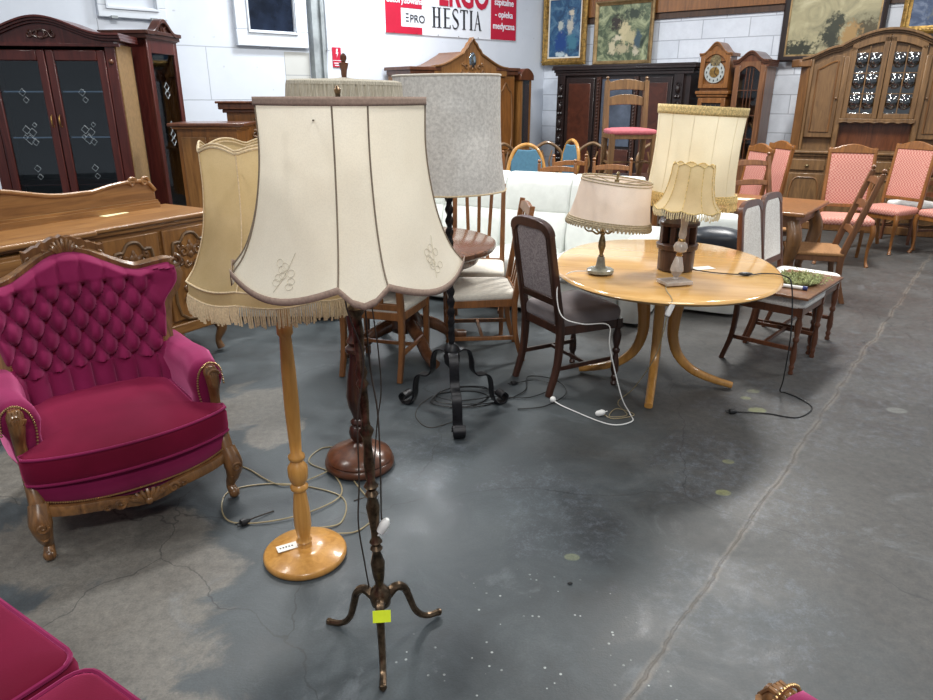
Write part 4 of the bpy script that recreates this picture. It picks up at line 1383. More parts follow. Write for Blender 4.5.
        topc = [(x, bh - 0.03 + 0.055 * max(0, math.cos(x / m * PI / 2)) ** 1.6 + 0.014 * max(0, abs(x) / m - 0.72) * 3) for x in xx]
        botc = [(x, bh - 0.07) for x in xx]
        B().strip(topc, botc, -lt * 0.5, lt * 0.5).build('crest_rail', wd, t, bevel=0.007)
        B().box(-stile_x(low), stile_x(low), -lt * 0.4, lt * 0.4, low - 0.035, low).build('lower_rail', wd, t, bevel=0.003)
        xa, xb = stile_x(low) - lt * 0.42, stile_x(bh) - lt * 0.42
        pad(B(), [(-xa, low - 0.004), (xa, low - 0.004), (xb, bh - 0.066), (-xb, bh - 0.066)], -0.014, 0.012, 0.008).build('back_pad', fab, t, angle=60)
    elif style == 'ladder':
        for i, zc in enumerate((0.30, 0.62, 0.90)):
            if i == 0 and low > 0.2:
                continue
            zc = zc * bh
            n = 12
            hw = stile_x(zc)
            topc, botc = [], []
            for k in range(n + 1):
                x = hw * (1 - 2 * k / n)
                e = max(0, math.cos(x / hw * PI / 2))
                topc.append((x, zc + (0.018 + 0.022 * e) * rk))
                botc.append((x, zc - (0.03 - 0.012 * e ** 0.5) * rk))
            B().strip(topc, botc, -0.009, 0.009).build('ladder_rail', wd, t, bevel=0.004)
    return t

# dark chair with grey upholstery by the table
chair('dining_chair', 'dark wood dining chair with grey velvet seat and arched damask back beside the lamp table', (0.62, 4.02, 0), face(0.88, 0.47), None, 'darkwood', 'grey_velvet', w=0.40, wf=0.46, d=0.43, sz=0.49, H=1.02, lean=0.17, leg='turned', padh=0.085, backw=0.40, leg_t=0.038, top=0.055, low=0.14)
# pair facing right with cream damask
gA = 'cream damask chairs standing side by side'
c1 = chair('dining_chair', 'dark wood chair with cream damask back beside the pedestal table, the nearer of the pair', (2.03, 4.37, 0), face(0.74, -0.67), gA, 'walnut', 'damask_cream', w=0.43, wf=0.44, d=0.42, sz=0.485, H=1.02, lean=0.13, leg='turned', padh=0.065, backw=0.35, leg_t=0.032, top=0.045, low=0.12)
for ch in c1.children:
    if ch.name.startswith(('leg', 'side_str', 'cross_str', 'seat_frame')):
        ch.data = ch.data.copy()
c2 = dup(c1, (2.31, 4.735, 0), face(0.74, -0.67), 'dark wood chair with cream damask back, the farther of the side by side pair', gA)

# board and moss on the seats
bd = thing('wooden_board', 'flat brown wooden board lying across the two cream chair seats', 'board', (2.14, 4.42, 0.503), math.radians(48))
MB().box(-0.40, 0.31, -0.20, 0.15, 0, 0.016).build('board', 'chairbrown', bd, bevel=0.003)
pl = thing('moss_wreath', 'small pale green moss wreath lying on the wooden board', 'wreath', (2.13, 4.37, 0.5205), 0.3)
pl.scale = (1.1, 1.2, 0.95)
random.seed(11)
mb = MB()
for k in range(700):
    a = random.uniform(0, 2 * PI)
    r = 0.075 + random.gauss(0, 0.028)
    z = 0.02 + abs(random.gauss(0, 0.016))
    p = Vector((1.25 * r * math.cos(a), r * math.sin(a), z))
    q = Vector((random.uniform(-1, 1), random.uniform(-1, 1), random.uniform(-0.2, 1))).normalized() * random.uniform(0.014, 0.032)
    s_ = q.cross(Vector((0, 0, 1))).normalized() * 0.0035
    qq = p + q
    if qq.z < 0.002: qq.z = 0.002
    mb.add([p - s_, p + s_, qq + s_ * 0.4, qq - s_ * 0.4, p + Vector((0, 0, 0.006))], [(0, 1, 2, 3), (0, 3, 4), (1, 4, 2)])
ring = [(0.095 * math.cos(a * 0.35), 0.075 * math.sin(a * 0.35), 0.018) for a in range(18)]
mb.tube(ring, 0.016, 8, closed=True)
mb.build('foliage', 'moss', pl, angle=80)
wt = thing('white_tube', 'small white rolled tube with blue end lying beside the moss wreath', 'tube', (2.035, 4.22, 0.532), math.radians(-35))
MB(Matrix.Rotation(PI / 2, 4, 'Y')).lathe([(0.010, -0.07), (0.011, -0.068), (0.011, 0.05), (0.008, 0.052)], 12).build('tube_body', 'white_plastic', wt)
MB(Matrix.Rotation(PI / 2, 4, 'Y')).lathe([(0.012, 0.05), (0.013, 0.052), (0.013, 0.075), (0.006, 0.078)], 12).build('cap', plain('navy_cap', (40, 50, 110), 0.4), wt)

# honey chairs around the brown round table
rt = thing('round_table', 'round red-brown wooden dining table behind the iron lamp', 'table', (-0.42, 4.56, 0))
MB().loft([oval(0.57, 0.57, 0.70, 64, 2), oval(0.60, 0.60, 0.705, 64, 2), oval(0.615, 0.615, 0.725, 64, 2), oval(0.612, 0.612, 0.745, 64, 2), oval(0.60, 0.60, 0.75, 64, 2)]).build('tabletop', 'tabletop_brown', rt, angle=50)
MB().loft([oval(0.50, 0.50, 0.63, 48, 2), oval(0.52, 0.52, 0.70, 48, 2)]).build('apron', 'tabletop_brown', rt, angle=50)
MB().lathe([(0.10, 0.14), (0.13, 0.18), (0.11, 0.24), (0.07, 0.30), (0.06, 0.36), (0.09, 0.46), (0.10, 0.52), (0.07, 0.60), (0.12, 0.64)], 24).build('pedestal', 'walnut', rt)
for k in range(4):
    a = k * PI / 2 + 0.5
    cp = catmull([(0.08 * math.cos(a), 0.08 * math.sin(a), 0.20), (0.22 * math.cos(a), 0.22 * math.sin(a), 0.15), (0.36 * math.cos(a), 0.36 * math.sin(a), 0.06), (0.46 * math.cos(a), 0.46 * math.sin(a), 0.035)], 5)
    MB().tube(cp, [0.05, 0.042, 0.036, 0.034], 10).build('foot', 'tabletop_brown', rt)
gB = 'cream seated chairs around the round table'
chair('dining_chair', 'honey wood cream-seated chair side on between the iron lamp and the dark chair', (0.09, 4.50, 0), face(-1, -0.08), gB, 'cherry', 'seatwhite', w=0.42, wf=0.46, d=0.44, sz=0.475, H=1.02, lean=0.16, style='slats', leg='turned', leg_t=0.034)
chair('dining_chair', 'honey wood chair with cream seat seen from behind, left of the iron lamp', (-0.52, 4.24, 0), face(0.28, 0.96), gB, 'cherry', 'seatwhite', w=0.42, wf=0.46, d=0.42, sz=0.475, H=1.0, lean=0.13, style='slats', leg='square', leg_t=0.036)
chair('dining_chair', 'honey wood slat back chair on the far side of the round table, before the sofa', (0.07, 5.08, 0), face(-0.1, -1), gB, 'cherry', 'seatwhite', w=0.40, wf=0.44, d=0.42, sz=0.475, H=1.04, lean=0.12, style='slats', leg='square', leg_t=0.036)

# carved dining table at the right with chairs
ct = thing('dining_table', 'heavy oak dining table with carved curved legs and a yellow paper on top', 'table', (2.675, 6.315, 0), math.atan2(0.8, 0.6) - PI / 2)
# local: x along (0.8,-0.6), y along (0.6,0.8)
mb = MB().box(-0.425, 0.425, -0.475, 0.475, 0.715, 0.75)
mb.build('tabletop', 'cherry', ct, bevel=0.012, segs=3)
MB().box(-0.35, 0.35, -0.40, 0.40, 0.615, 0.715).build('apron', 'chairbrown', ct, bevel=0.006)
for sx in (-1, 1):
    for sy in (-1, 1):
        cp = catmull([(sx * 0.32, sy * 0.36, 0.66), (sx * 0.36, sy * 0.40, 0.52), (sx * 0.33, sy * 0.36, 0.34), (sx * 0.28, sy * 0.30, 0.18), (sx * 0.33, sy * 0.36, 0.04), (sx * 0.36, sy * 0.39, 0.03)], 5)
        MB().tube(cp, [0.055, 0.06, 0.045, 0.032, 0.035, 0.03], 10).build('carved_leg', 'oak_carved', ct)
yp = thing('paper_sheet', 'pale yellow paper sheet on the carved dining table', 'paper', (2.62, 6.5, 0.7505), -0.5)
MB().box(-0.14, 0.14, -0.07, 0.07, 0, 0.001).build('sheet', 'paper_yellow', yp)

gC = 'tall chairs with pink chequered upholstery'
kw = dict(wd='orange', fab='check', w=0.46, wf=0.50, d=0.45, sz=0.48, H=1.15, lean=0.13, style='crest', leg='cabriole', stretch=None, padh=0.07, backw=0.46, leg_t=0.036, low=0.17)
q1 = chair('upholstered_chair', 'pink chequered high back chair facing the camera at the right end of the carved table', (3.92, 7.28, 0), face(-0.35, -0.93), gC, **kw)
q2 = dup(q1, (4.72, 7.90, 0), face(-0.88, -0.47), 'pink chequered chair turned sideways, second from the right edge', gC)
q3 = dup(q1, (2.82, 7.62, 0), face(-0.99, -0.17), 'pink chequered chair behind the carved table, the left one of two beside each other', gC)
q4 = dup(q1, (3.24, 8.10, 0), face(-0.99, -0.17), 'pink chequered chair behind the carved table, the right one of two beside each other', gC)
q5 = dup(q1, (5.22, 7.55, 0), face(-0.8, -0.3), 'pink chequered chair cut off by the right edge of the photo', gC)
chair('grey_seat_chair', 'dark wood chair with pale grey seat behind the sideways pink chequered chair', (5.30, 8.36, 0), face(-0.9, -0.2), None, 'walnut', 'damask_cream', w=0.44, d=0.42, sz=0.47, H=0.82, style='ladder', leg='square')
gD = 'rush seated ladder back chairs'
r1 = chair('ladder_back_chair', 'brown ladder back chair with rush seat seen from its side, right of the carved table', (2.98, 5.95, 0), face(-0.93, 0.30), gD, 'chairbrown', 'rope', w=0.44, d=0.42, sz=0.45, H=1.06, lean=0.28, style='ladder', leg='square', seat='rush', leg_t=0.044)
dup(r1, (2.96, 7.02, 0), face(0.15, -0.99), 'brown ladder back chair on the far side of the carved table', gD)
dup(r1, (3.08, 8.72, 0), face(0.9, -0.3), 'brown ladder back chair against the narrow display cabinet', gD)

# ------------------------------------------------------------------ magenta armchair
def relief_shell(mb, cx, cz, w, h, y):
    for k in range(9):
        a = math.radians(-80 + 20 * k)
        cp = [(cx + 0.1 * w * math.sin(a), y - 0.006, cz - 0.28 * h), (cx + 0.3 * w * math.sin(a), y - 0.012, cz + 0.15 * h * math.cos(a)), (cx + 0.42 * w * math.sin(a), y - 0.004, cz + 0.42 * h * math.cos(a))]
        mb.tube(catmull(cp, 3), [0.005, 0.009, 0.006], 6)
    mb.ball((cx, y - 0.006, cz - 0.25 * h), 0.018, 8)

def armchair(name, label, loc, rz, group=None):
    t = thing(name, label, 'armchair', loc, rz, group)
    YB = 0.60      # back plane at seat level
    def Wd(z):
        pts = [(0.30, 0.30), (0.45, 0.315), (0.60, 0.325), (0.74, 0.345), (0.86, 0.425), (0.93, 0.458), (1.1, 0.455)]
        for (a, b), (c, d) in zip(pts, pts[1:]):
            if z <= c:
                f = (z - a) / (c - a)
                f = max(0, f)
                f = f * f * (3 - 2 * f)
                return b + (d - b) * f
        return pts[-1][1]
    def T(u):
        a = abs(u)
        if a < 0.62:
            return 0.925 + 0.105 * (0.5 + 0.5 * math.cos(PI * a / 0.62))
        if a < 0.86:
            f = (a - 0.62) / 0.24
            return 0.925 + 0.022 * f
        f = (a - 0.86) / 0.14
        return 0.947 - 0.06 * f * f
    def surf(u, v, off=0.0):
        z = 0.38 + v * (T(u) - 0.40)
        x = u * Wd(z)
        y = YB + (z - 0.40) * 0.26 - 0.11 * u * u + off
        return Vector((x, y, z))
    a_, b_ = 0.088, 0.13
    z0t = 0.53
    def depth(p):
        x, z = p.x, p.z
        z0 = z0t
        e = min(1, max(0, (0.335 - abs(x)) / 0.05)) if z < 0.9 else 1
        s1 = abs(math.sin(PI * ((z - z0) / b_ + x / a_)))
        s2 = abs(math.sin(PI * ((z - z0) / b_ - x / a_)))
        q = math.sqrt(s1 * s2) if z > z0 else abs(math.cos(PI * x / a_ / 1.0)) ** 0.55
        if z <= z0:
            q = abs(math.sin(PI * x / a_)) ** 0.55
            return 0.034 * q * e + 0.02 * (1 - e)
        if z > z0 + 2.5 * b_:
            q2 = abs(math.sin(PI * ((x + a_ / 2) / a_))) ** 0.5
            f = min(1, (z - z0 - 2.5 * b_) / 0.03)
            q = q * (1 - f) + (0.55 + 0.45 * q2) * f
        hole = 0.0
        for rr in range(6):
            zb_ = z0 + rr * b_ / 2
            if abs(z - zb_) < 0.045:
                off = a_ / 2 if rr % 2 else 0
                xb_ = round((x - off) / a_) * a_ + off
                hole = max(hole, math.exp(-(((x - xb_) / 0.017) ** 2 + ((z - zb_) / 0.020) ** 2)))
        return (0.048 * q - 0.022 * hole + 0.006) * e + 0.03 * (1 - e)
    def fn(i, j):
        u = -1 + 2 * i
        p = surf(u, j)
        d = depth(p)
        ed = min(1, (1 - abs(u)) / 0.06, (1 - j) / 0.05)
        d = 0.03 + d
        return (p.x, p.y - d * (max(0, ed) ** 0.5), p.z)
    MB().grid(fn, 150, 110).build('tufted_back', 'pink', t, angle=80)
    # outside of the back
    def fo(i, j):
        u = -1 + 2 * i
        p = surf(u, j)
        ed = min(1, (1 - abs(u)) / 0.1, (1 - j) / 0.1, 1)
        return (p.x, p.y + 0.045 * max(0, ed) ** 0.5, p.z)
    bk = MB().grid(fo, 30, 20)
    bk.f = [tuple(reversed(f)) for f in bk.f]
    bk.build('outside_back', 'pink', t)
    bme = None
    for r in range(0, 6):
        z = z0t + r * b_ / 2
        for c in range(-4, 5):
            x = c * a_ + (a_ / 2 if r % 2 else 0)
            if abs(x) > 0.285 + 0.04 * r / 5:
                continue
            y = YB + (z - 0.40) * 0.26 - 0.11 * (x / Wd(z)) ** 2
            if bme is None:
                bo = MB().ball((0, 0, 0), 0.0085, 8, (1, 0.6, 1)).build('button', 'pink_seat', t)
                bme = bo.data
            else:
                bo = bpy.data.objects.new('button', bme)
                COL.objects.link(bo)
                bo.parent = t
            bo.location = (x, y - 0.020, z)
    # carved frame around the back
    path = [surf(-1, v) for v in [k / 10 for k in range(0, 10)]] + [surf(-1 + 2 * k / 40, 1.0) for k in range(0, 41)] + [surf(1, v) for v in [1 - k / 10 for k in range(1, 11)]]
    path = [p + Vector((0, -0.004, 0)) for p in path]
    mb = MB().sweep(path, [(-0.020, -0.024), (0.020, -0.024), (0.026, 0.0), (0.018, 0.022), (-0.018, 0.022), (-0.026, 0.0)], up=(0, 1, 0.2))
    for s in (-1, 1):
        spiral(mb, s * 0.425, 0.925, 0.030, 1.3, PI / 2, surf(0.95, 0.98).y - 0.02, -s, 0.010)
    f_ = mb.build('back_frame', 'frame_carved', t, angle=30, bevel=0.002)
    crest = MB(Matrix.Translation((0, surf(0, 1).y - 0.012, 0)) @ Matrix.Rotation(-0.22, 4, 'X'))
    n = 20
    crest = MB()
    yc = surf(0, 1).y
    xx = [-0.16 + 0.32 * k / n for k in range(n + 1)]
    crest.strip([(x, 1.015 + 0.055 * math.cos(x / 0.16 * PI / 2) ** 1.5 + 0.005 * math.cos(x * 160)) for x in xx], [(x, 0.965 - 0.3 * abs(x)) for x in xx], yc - 0.024, yc + 0.03)
    relief_shell(crest, 0, 1.015, 0.13, 0.11, yc - 0.022)
    for s in (-1, 1):
        spiral(crest, s * 0.085, 0.992, 0.026, 1.3, PI / 2, yc - 0.027, s, 0.007)
        spiral(crest, s * 0.135, 0.975, 0.018, 1.2, PI / 2, yc - 0.027, -s, 0.006)
    crest.build('carved_crest', 'frame_carved', t, angle=50)
    # nail heads along the frame
    mb = MB()
    npath = catmull([surf(-0.93, v) for v in (0.2, 0.4, 0.6, 0.8, 0.93)] + [surf(u, 0.945) for u in (-0.85, -0.6, -0.3, 0, 0.3, 0.6, 0.85)] + [surf(0.93, v) for v in (0.93, 0.8, 0.6, 0.4, 0.2)], 12)
    for p in npath:
        mb.ball((p.x, p.y - 0.038, p.z), 0.0048, 6, (1, 0.7, 1))
    tag(mb.build('nail_trim', 'nail', t), kind='stuff')
    # arms
    for s in (-1, 1):
        rings = []
        prof = [(0.085, 0.80, 0.0), (0.10, 0.98, 0.0), (0.14, 1.0, 0.0), (0.26, 1.02, 0.02), (0.42, 1.0, 0.01), (0.60, 0.95, 0.0), (0.64, 0.85, 0.0)]
        for y, k, out in prof:
            ring = []
            top = 0.585 + 0.02 * math.sin(PI * min(1, y / 0.5)) + 0.03 * max(0, (y - 0.4) / 0.2)
            for q in range(20):
                a = 2 * PI * q / 20
                ca, sa = math.cos(a), math.sin(a)
                ex = (abs(ca) ** 0.75) * (1 if ca > 0 else -1)
                ez = (abs(sa) ** 0.75) * (1 if sa > 0 else -1)
                wz = 0.072 if ez > 0.1 else 0.052
                cx = 0.338 + out + 0.012 * ez
                ring.append((s * (cx + wz * ex * k), y, 0.455 + (top - 0.455) * ez * k if ez > 0 else 0.455 + 0.17 * ez * k))
            rings.append(ring if s > 0 else ring[::-1])
        MB().loft(rings).build('padded_arm', 'pink', t, angle=60)
        # wooden arm facing running down into the leg
        cp = catmull([(s * 0.355, 0.125, 0.545), (s * 0.355, 0.075, 0.555), (s * 0.357, 0.062, 0.51), (s * 0.360, 0.075, 0.44), (s * 0.358, 0.06, 0.36), (s * 0.355, 0.01, 0.27), (s * 0.355, -0.02, 0.20)], 5)
        mb = MB().tube(cp, [0.018, 0.030, 0.027, 0.021, 0.022, 0.027, 0.030], 10)
        spiral(mb, s * 0.355, 0.548, 0.024, 1.2, 0, 0.048, s, 0.008)
        for k in range(4):
            mb.tube([(s * 0.355 + 0.010 * (k - 1.5), 0.11, 0.576), (s * 0.355 + 0.010 * (k - 1.5), 0.06, 0.577), (s * 0.355 + 0.008 * (k - 1.5), 0.040, 0.545), (s * 0.355 + 0.005 * (k - 1.5), 0.048, 0.50)], 0.006, 6)
        mb.build('carved_arm_post', 'frame_carved', t, angle=50)
        mb = MB()
        for p in catmull([(s * 0.308, 0.082, 0.40), (s * 0.298, 0.082, 0.49), (s * 0.313, 0.082, 0.56), (s * 0.355, 0.082, 0.592), (s * 0.398, 0.082, 0.565), (s * 0.408, 0.082, 0.49)], 7):
            mb.ball(p, 0.005, 6)
        tag(mb.build('arm_nails', 'nail', t), kind='stuff')
        # legs
        cp = catmull([(s * 0.352, -0.02, 0.235), (s * 0.362, -0.05, 0.17), (s * 0.358, -0.04, 0.11), (s * 0.35, -0.015, 0.06), (s * 0.355, -0.03, 0.028)], 5)
        mb = MB().tube(cp, [0.036, 0.040, 0.028, 0.018, 0.021], 12)
        mb.ball((s * 0.356, -0.034, 0.024), 0.024, 10)
        spiral(mb, s * 0.362, 0.168, 0.020, 1.3, 0, -0.086, s, 0.006)
        spiral(mb, s * 0.358, 0.118, 0.014, 1.2, PI, -0.068, -s, 0.005)
        mb.build('leg', 'frame_carved', t, angle=50)
        cp = catmull([(s * 0.30, 0.60, 0.28), (s * 0.30, 0.64, 0.15), (s * 0.30, 0.69, 0.02)], 5)
        MB().tube(cp, [0.03, 0.025, 0.02], 10).build('leg', 'frame_carved', t)
    # seat base
    n = 24
    def bowed(u, w, y0, bow):
        return (u * w, y0 - bow * (1 - u * u) ** 0.8)
    outl = [bowed(-1 + 2 * k / n, 0.365, 0.0, 0.075) for k in range(n + 1)] + [(0.33, 0.62), (-0.33, 0.62)]
    rings = []
    for z, k in ((0.20, 0.97), (0.205, 0.99), (0.26, 1.0), (0.298, 1.0), (0.303, 0.99)):
        rings.append([(x * k, 0.3 + (y - 0.3) * k, z - (0.0 if z > 0.25 else 0.02 * (1 - abs(x) / 0.37) if y < 0.01 else 0)) for x, y in outl])
    MB().loft(rings).build('seat_base', 'pink', t, angle=60)
    outl2 = [bowed(-1 + 2 * k / n, 0.375, -0.01, 0.095) for k in range(n + 1)] + [(0.38, 0.03), (0.29, 0.06), (0.29, 0.60), (-0.29, 0.60), (-0.29, 0.06), (-0.38, 0.03)]
    cxm, cym = 0.0, 0.25
    rings = []
    for z, k in ((0.302, 0.95), (0.31, 0.99), (0.335, 1.0), (0.395, 1.0), (0.413, 0.985), (0.42, 0.95), (0.436, 0.7), (0.445, 0.35), (0.447, 0.05)):
        rings.append([(cxm + (x - cxm) * k, cym + (y - cym) * k, z) for x, y in outl2])
    cu = MB().loft(rings).build('seat_cushion', 'pink_seat', t, angle=60)
    mb = MB()
    for z in (0.415, 0.310):
        mb.tube([(x * 0.992, 0.25 + (y - 0.25) * 0.99, z) for x, y in outl2], 0.006, 6, closed=True)
    mb.build('cushion_piping', 'pink', cu)
    # carved apron
    xx = [-0.335 + 0.67 * k / 40 for k in range(41)]
    def yb(x):
        return -0.012 - 0.075 * (1 - (x / 0.365) ** 2) ** 0.8
    pts = [Vector((x, yb(x) - 0.006, 0.186 - 0.022 * math.cos(x / 0.335 * PI * 1.0) ** 2 * (1 if abs(x) < 0.17 else 0.25) + 0.03 * (abs(x) / 0.335) ** 3)) for x in xx]
    mb = MB().sweep(pts, [(-0.014, -0.020), (0.012, -0.020), (0.016, 0.0), (0.008, 0.018), (-0.014, 0.018)], up=(0, 0, 1))
    relief_shell(mb, 0, 0.180, 0.16, 0.075, yb(0) - 0.018)
    for s in (-1, 1):
        spiral(mb, s * 0.10, 0.178, 0.022, 1.2, 0, yb(0.1) - 0.022, s, 0.006)
        spiral(mb, s * 0.14, 0.180, 0.015, 1.2, PI, yb(0.14) - 0.022, -s, 0.005)
    mb.build('carved_apron', 'frame_carved', t, angle=50)
    mb = MB()
    for k in range(90):
        x = -0.33 + 0.66 * k / 89
        mb.ball((x, yb(x) + 0.002, 0.211 + 0.03 * (abs(x) / 0.335) ** 3), 0.0045, 6)
    tag(mb.build('apron_nails', 'nail', t), kind='stuff')
    # side rails
    for s in (-1, 1):
        MB().box(s * 0.345 - 0.012, s * 0.345 + 0.012, 0.0, 0.62, 0.19, 0.23).build('side_rail', 'frame_carved', t, bevel=0.006)
    return t

gE = 'magenta velvet carved armchairs'
ac1 = armchair('armchair', 'magenta velvet button back armchair with carved wooden frame standing at the left', (-1.312, 2.462, 0), math.atan2(0.623, 0.782), gE)
ac2 = dup(ac1, (0.26, 0.925, 0), math.atan2(-0.5, -0.87), 'magenta armchair at the bottom edge, only arm top and carved scroll in view', gE)

# ------------------------------------------------------------------ magenta settee at the lower left corner
def settee():
    t = thing('settee', 'magenta velvet two cushion settee cut off by the lower left corner of the photo', 'settee', (-0.868, 1.245, 0), face(0.54, 0.84))
    for s in (-1, 1):
        cu = MB().cushion(s * 0.335, 0.32, 0.33, 0.655, 0.66, 0.128, 0.05, dome=0.012).build('seat_cushion', 'pink_seat', t, angle=60)
        mb = MB()
        for z, k in ((0.447, 0.975),):
            mb.tube([(s * 0.335 + x * k, 0.32 + y * k, z) for x, y in rrect(0.655, 0.66, 0.05, 4)], 0.006, 6, closed=True)
        mb.build('cushion_piping', 'pink', cu)
        MB().cushion(s * 0.735, 0.36, 0.22, 0.13, 0.60, 0.38, 0.06, dome=0.03).build('padded_arm', 'pink', t, angle=60)
        cp = catmull([(s * 0.66, 0.04, 0.24), (s * 0.67, 0.01, 0.16), (s * 0.66, 0.03, 0.06), (s * 0.665, 0.02, 0.02)], 5)
        MB().tube(cp, [0.034, 0.036, 0.02, 0.022], 12).build('leg', 'frame_carved', t)
        MB().tube([(s * 0.66, 0.66, 0.24), (s * 0.66, 0.70, 0.02)], [0.03, 0.02], 10).build('leg', 'frame_carved', t)
    MB().box(-0.68, 0.68, 0.02, 0.68, 0.23, 0.332).build('seat_base', 'pink', t, bevel=0.01)
    MB().box(-0.66, 0.66, 0.005, 0.03, 0.20, 0.24).build('carved_apron', 'frame_carved', t, bevel=0.008)
    MB().cushion(0, 0.74, 0.24, 1.34, 0.13, 0.68, 0.06, dome=0.03).build('backrest', 'pink', t, angle=60)
settee()

# ------------------------------------------------------------------ white sofa pieces
def sofa():
    rz = math.atan2(-0.436, 0.9)
    t = thing('sofa', 'long white leather sofa with high panelled back behind the lamp table', 'sofa', (0.275, 5.955, 0), rz)
    W_ = 2.30
    MB().box(-W_ / 2, W_ / 2, -0.42, 0.46, 0.035, 0.30).build('sofa_base', 'leather', t, bevel=0.02, segs=3)
    n = 4
    cw = W_ / n
    for k in range(n):
        cx = -W_ / 2 + cw * (k + 0.5)
        MB().cushion(cx, -0.12, 0.30, cw - 0.006, 0.70, 0.15, 0.05, dome=0.015).build('seat_cushion', 'leather', t, angle=60)
        # back cushion, upright with a gentle roll over the top
        rings = []
        for x in [-0.5, -0.49, -0.45, -0.25, 0, 0.25, 0.45, 0.49, 0.5]:
            k_ = 0.86 if abs(x) == 0.5 else (0.95 if abs(x) == 0.49 else 1.0)
            prof = [(0.02, 0.40), (0.02, 0.55), (0.08, 0.72), (0.11, 0.735), (0.10, 0.76), (0.14, 0.95), (0.19, 1.02), (0.27, 1.04), (0.34, 1.0), (0.36, 0.85), (0.34, 0.40)]
            cy = 0.2
            rings.append([(cx + x * (cw - 0.004), cy + (y - cy) * k_, 0.72 + (z - 0.72) * (k_ * 0.3 + 0.7)) for y, z in prof])
        MB().loft(rings).build('back_cushion', 'leather', t, angle=60)
    MB().box(-W_ / 2, W_ / 2, 0.30, 0.44, 0.25, 0.95).build('back_panel', 'leather', t, bevel=0.03, segs=3)
    for s in (-1, 1):
        MB().cushion(s * (W_ / 2 + 0.10), 0.0, 0.03, 0.2, 0.88, 0.60, 0.07, dome=0.04).build('sofa_arm', 'leather', t, angle=60)
sofa()
wa = thing('lounge_seat', 'white leather seat with a black leather cushion, right of the barrel lamp', 'seat', (2.0, 5.56, 0), -0.45)
MB().cushion(0.0, 0.0, 0.03, 0.50, 0.50, 0.46, 0.08, dome=0.02).build('seat_body', 'leather', wa, angle=60)
MB().cushion(0.0, 0.22, 0.40, 0.50, 0.14, 0.30, 0.08, dome=0.05).build('backrest', 'leather', wa, angle=60)
bc = thing('cushion', 'plump black leather cushion lying on the white seat', 'cushion', (1.975, 5.50, 0.512), -0.45)
MB().cushion(0.0, 0.0, 0, 0.44, 0.28, 0.12, 0.12, dome=0.05).build('cushion_body', 'black_leather', bc, angle=70)
wb = thing('armchair', 'white leather armchair mostly hidden behind the yellowed lampshade', 'armchair', (-1.42, 5.55, 0), 0)
MB().cushion(0, -0.03, 0.03, 0.98, 0.66, 0.30, 0.05).build('seat_base', 'leather', wb)
MB().cushion(0, -0.06, 0.33, 0.70, 0.60, 0.14, 0.05).build('seat_cushion', 'leather', wb)
for s in (-1, 1):
    MB().cushion(s * 0.45, -0.02, 0.30, 0.18, 0.64, 0.32, 0.07, dome=0.04).build('padded_arm', 'leather', wb)
MB().cushion(0, 0.20, 0.30, 1.12, 0.22, 0.40, 0.08, dome=0.03).build('backrest', 'leather', wb)
MB().cushion(0, 0.19, 0.71, 1.16, 0.26, 0.27, 0.10, dome=0.04).build('head_roll', 'leather', wb)

# ------------------------------------------------------------------ cabinets
def arch_curve(x, hw, rise):
    """gentle ogee arch, x in -hw..hw"""
    u = abs(x) / hw
    return rise * (0.5 + 0.5 * math.cos(PI * min(1, u * 1.12)))

def cornice(mb, xs, zf, y_front, y_back, steps):
    """moulded cornice following zf(x); steps = list of (dz0, dz1, out)"""
    for a, b_, out in steps:
        top = [(x * (1 + 0.0) , zf(x) + b_) for x in xs]
        bot = [(x, zf(x) + a) for x in xs]
        mb.strip(top, bot, y_front - out, y_back)
    return mb

# dark cherry display cabinet, left
vc = thing('display_cabinet', 'large dark cherry display cabinet with two etched glass doors and arched top', 'display cabinet', (-3.385, 6.10, 0), math.radians(8))
vc.scale = (0.88, 1, 0.972)
# local x -0.62..0.62, front y=0
HW = 0.62
for s in (-1, 1):
    MB().box(s * HW - (0.0 if s < 0 else 0.02), s * HW + (0.02 if s < 0 else 0.0), 0.0, 0.42, 0.0, 2.10).build('side_panel', 'kraft' if s > 0 else 'maroon', vc)
mb = MB().box(-HW, HW, 0.40, 0.42, 0.05, 2.10)
mb.build('back_panel', 'dark_in', vc)
MB().box(-HW, HW, -0.01, 0.42, 0.0, 0.10).build('plinth', 'maroon', vc, bevel=0.004)
for z in (0.95, 1.35, 1.72):
    MB().box(-HW + 0.02, HW - 0.02, 0.02, 0.40, z, z + 0.012).build('glass_shelf' if z > 1 else 'shelf', 'mirror' if z > 1 else 'maroon', vc)
for s in (-1, 1):
    p = MB().box(s * 0.565 - 0.045, s * 0.565 + 0.045, -0.015, 0.03, 0.10, 2.08).build('pilaster', 'maroon', vc, bevel=0.006)
    MB(Matrix.Translation((s * 0.565, -0.02, 1.96)) @ Matrix.Rotation(PI / 2, 4, 'X')).lathe([(0.022, 0), (0.018, 0.006), (0.008, 0.01)], 14).build('rosette', 'walnut', p)
